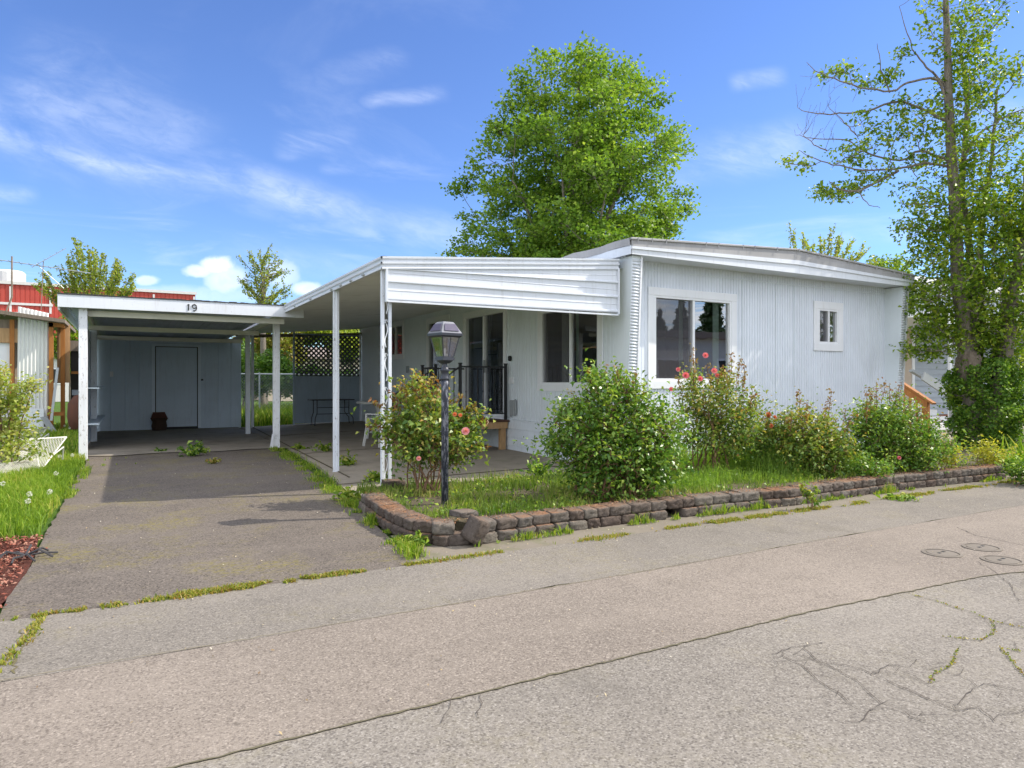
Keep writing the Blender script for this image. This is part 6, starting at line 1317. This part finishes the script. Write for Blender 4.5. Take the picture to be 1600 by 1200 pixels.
# pruned trees: fans of straight upright shoots
def fan(lab, Yd, base_px, shoots, size=.13, dens=22, mat='lf_vase', sub=3):
    k = Yd / FPX; b = np.array(loc((base_px[0] - 800) * k, Yd, 0)); t = thing('pruned_tree', lab, 'tree', tuple(b), 'regrown pruned trees behind the roofs')
    def P(x, y, d=0.): return np.array(loc((x - 800) * k, Yd + d, EYE + (HOR - y) * k))
    sk = Skel(); head = P(base_px[0], base_px[1]); sk.line([b, head], .16, .11, .02); LF = []
    for (x0, y0, x1, y1) in shoots:
        d1 = rng.uniform(-1.2, 1.2); a = P(x0, y0, d1 * .2); e = P(x1, y1, d1); sk.line([head, a, e], .03, .008, .015)
        L = np.linalg.norm(e - a)
        for _ in range(sub):
            t0 = rng.uniform(.1, .8); s_ = a + (e - a) * t0; e2 = s_ + (e - a) / L * L * rng.uniform(.15, .4) + rng.normal(0, .16, 3) + np.array([0, 0, .1]); sk.line([s_, (s_ + e2) / 2 + rng.normal(0, .02, 3), e2], .010, .005, .0); n = int(np.linalg.norm(e2 - s_) * dens * .8); tt = rng.random(n)[:, None]; LF.append(s_ + (e2 - s_) * tt + rng.normal(0, .05, (n, 3)))
        n = int(L * dens); tt = rng.random(n)[:, None] ** .85; LF.append(a + (e - a) * tt + rng.normal(0, .05, (n, 3)))
    sk.build('trunk', M['bark2'], t, 5); L = np.vstack(LF); L = L[L[:, 2] > .5]; leaf_mesh('crown', L, size, M[mat], t, upb=.4, asp=.7)
sh_ = []
for i in range(40):
    u = -1 + 2 * (i + .5) / 40; u += rng.uniform(-.04, .04); top = 378 + 62 * abs(u) ** 1.8 + rng.uniform(0, 22); sh_.append((143 + u * 26, 500, 143 + u * 72, top))
for i in range(12): s_ = rng.choice([-1, 1]); sh_.append((143 + s_ * 20, 510, 143 + s_ * rng.uniform(50, 78), rng.uniform(435, 480)))
fan('broad fan of leafing upright shoots behind the left end of the carport roof', 30, (143, 540), sh_, .12, 50, sub=1)
sh_ = [(411, 480, 411, 391), (409, 480, 403, 398), (413, 480, 421, 402)]
for i in range(30): s_ = -1 if i % 2 else 1; y = rng.uniform(420, 500); sh_.append((411, y, 411 + s_ * rng.uniform(14, 44) * (.45 + (y - 400) / 130), y - rng.uniform(14, 42)))
fan('slim upright young tree behind the gap between carport and awning', 30, (411, 500), sh_, .11, 44, sub=1)
sh_ = [(1250, 430, 1228, 352), (1255, 430, 1240, 372), (1262, 430, 1250, 360)]
for i in range(26): u = rng.uniform(-1, 1); sh_.append((1288 + u * 20, 440, 1290 + u * 66, 352 + 50 * abs(u) ** 1.5 + rng.uniform(0, 20)))
fan('leafing pruned tree top behind the right half of the home roof', 30, (1288, 460), sh_, .12, 36, sub=2)
# small part of the maple reaching left over the awning
blobtree('leafy_sapling', 'small leafy tree top just above the awning roof left of the maple', 'tree', 720, 600, 26, [(722, 392, 8, 5), (705, 396, 6, 4), (760, 396, 20, 8)], 500, .12, 'lf_maple', .04)
# far houses
def house(lab, x, y, w_, d, h, wall, roofm, g='houses of the park behind the fence', hip=.9):
    t = thing('house', lab, 'house', (x, y, 0), g); part('wall', wall, t, [(x - w_ / 2, x + w_ / 2, y, y + d, 0, h)])
    mb = MB(); mb.prism([(x - w_ / 2 - .3, y - .3, h), (x + w_ / 2 + .3, y - .3, h), (x + w_ / 2 + .3, y + d / 2, h + hip), (x - w_ / 2 - .3, y + d / 2, h + hip)], (0, 0, 0), (0, .01, .14)); mb.prism([(x - w_ / 2 - .3, y + d + .3, h), (x + w_ / 2 + .3, y + d + .3, h), (x + w_ / 2 + .3, y + d / 2, h + hip), (x - w_ / 2 - .3, y + d / 2, h + hip)], (0, 0, 0), (0, .01, .14)); mb.build('roof', roofm, t)
    for i in range(int(w_ / 2.6)):
        wx = x - w_ / 2 + 1. + i * 2.6; f = part('window', M['trim'], t, [(wx, wx + 1.1, y - .03, y - .005, 1.2, 2.3)]); part('pane', M['black'], f, [(wx + .08, wx + 1.02, y - .04, y - .031, 1.28, 2.22)])
house('pinkish low house seen through the lattice screen', 13., 50, 9, 7, 3.0, M['cream'], M['tan'])
house('white low house far behind the fence left of the lattice', -2.5, 56, 12, 7, 3.0, M['bwhite'], M['tan'])
house('tan house far to the left behind the neighbour porch', -16, 36, 12, 7, 2.8, M['nsiding'], M['tan'])
house('grey house in the distance to the right behind the tree', 34, 26, 14, 8, 3.2, M['nsiding'], M['tan'])
# far tree belt closing the horizon
Q = []
for i in range(26):
    a = R(-62 + i * 5.2 + rng.uniform(-1.5, 1.5)); D = rng.uniform(95, 150); p = loc(D * math.sin(a), D * math.cos(a), 0); Hh = rng.uniform(4.5, 7.5)
    Q.append(ball(420, .2) * np.array([Hh * .85, Hh * .85, Hh * .5]) + np.array([p[0], p[1], Hh * .5]))
Q = np.vstack(Q); Q = Q[Q[:, 2] > 0]; o = leaf_mesh('far_woodland', Q, .8, M['lf_dark'], upb=.6, asp=.8); tag(o, 'far belt of dark green woodland closing the horizon', 'woodland', kind='stuff')
# the home across the street and its conifers: they show in the window panes
ac = thing('home_across_street', 'pale mobile home across the street seen only as a reflection in the panes', 'mobile home', (22, -6, 0))
part('wall', M['bwhite'], ac, [(12, 36, -8.5, -4.6, 0, 3.1)]); part('roof', M['tan'], ac, [(11.6, 36.4, -8.8, -4.3, 3.1, 3.35)])
for x in (14.5, 18, 21.2, 26, 31): f = part('window', M['trim'], ac, [(x, x + 1.5, -4.59, -4.55, 1.2, 2.3)]); part('pane', M['black'], f, [(x + .1, x + 1.4, -4.549, -4.54, 1.3, 2.2)])
for i, (x, y, h) in enumerate(((22.5, -14, 5.6), (24.6, -15, 7.4), (26.2, -13.6, 5.4), (28.6, -14.5, 6.4), (30.2, -13.5, 7.6), (31.4, -15, 6.8), (36, -14, 6.), (39.5, -14, 7.5), (42, -13.5, 6.))):
    t = thing('conifer', 'dark conifer seen only reflected in the panes, behind the home across the street', 'tree', (x, y, 0), 'conifers across the street')
    mb = MB(); mb.tube([(x, y, 0), (x, y, h * .95)], [.25, .03], 6); mb.build('trunk', M['bark'], t)
    z_ = rng.random(2600) ** 1.4; a = rng.uniform(0, 2 * np.pi, 2600); rr = (1 - z_) * h * .26 * (.35 + .65 * rng.random(2600)) * (1 + .25 * np.sin(z_ * 60)); q = np.stack([x + rr * np.cos(a), y + rr * np.sin(a), .8 + z_ * (h - .8) - rr * .25], 1); leaf_mesh('crown', q, .42, M['lf_dark'], t, upb=.3, asp=.4)
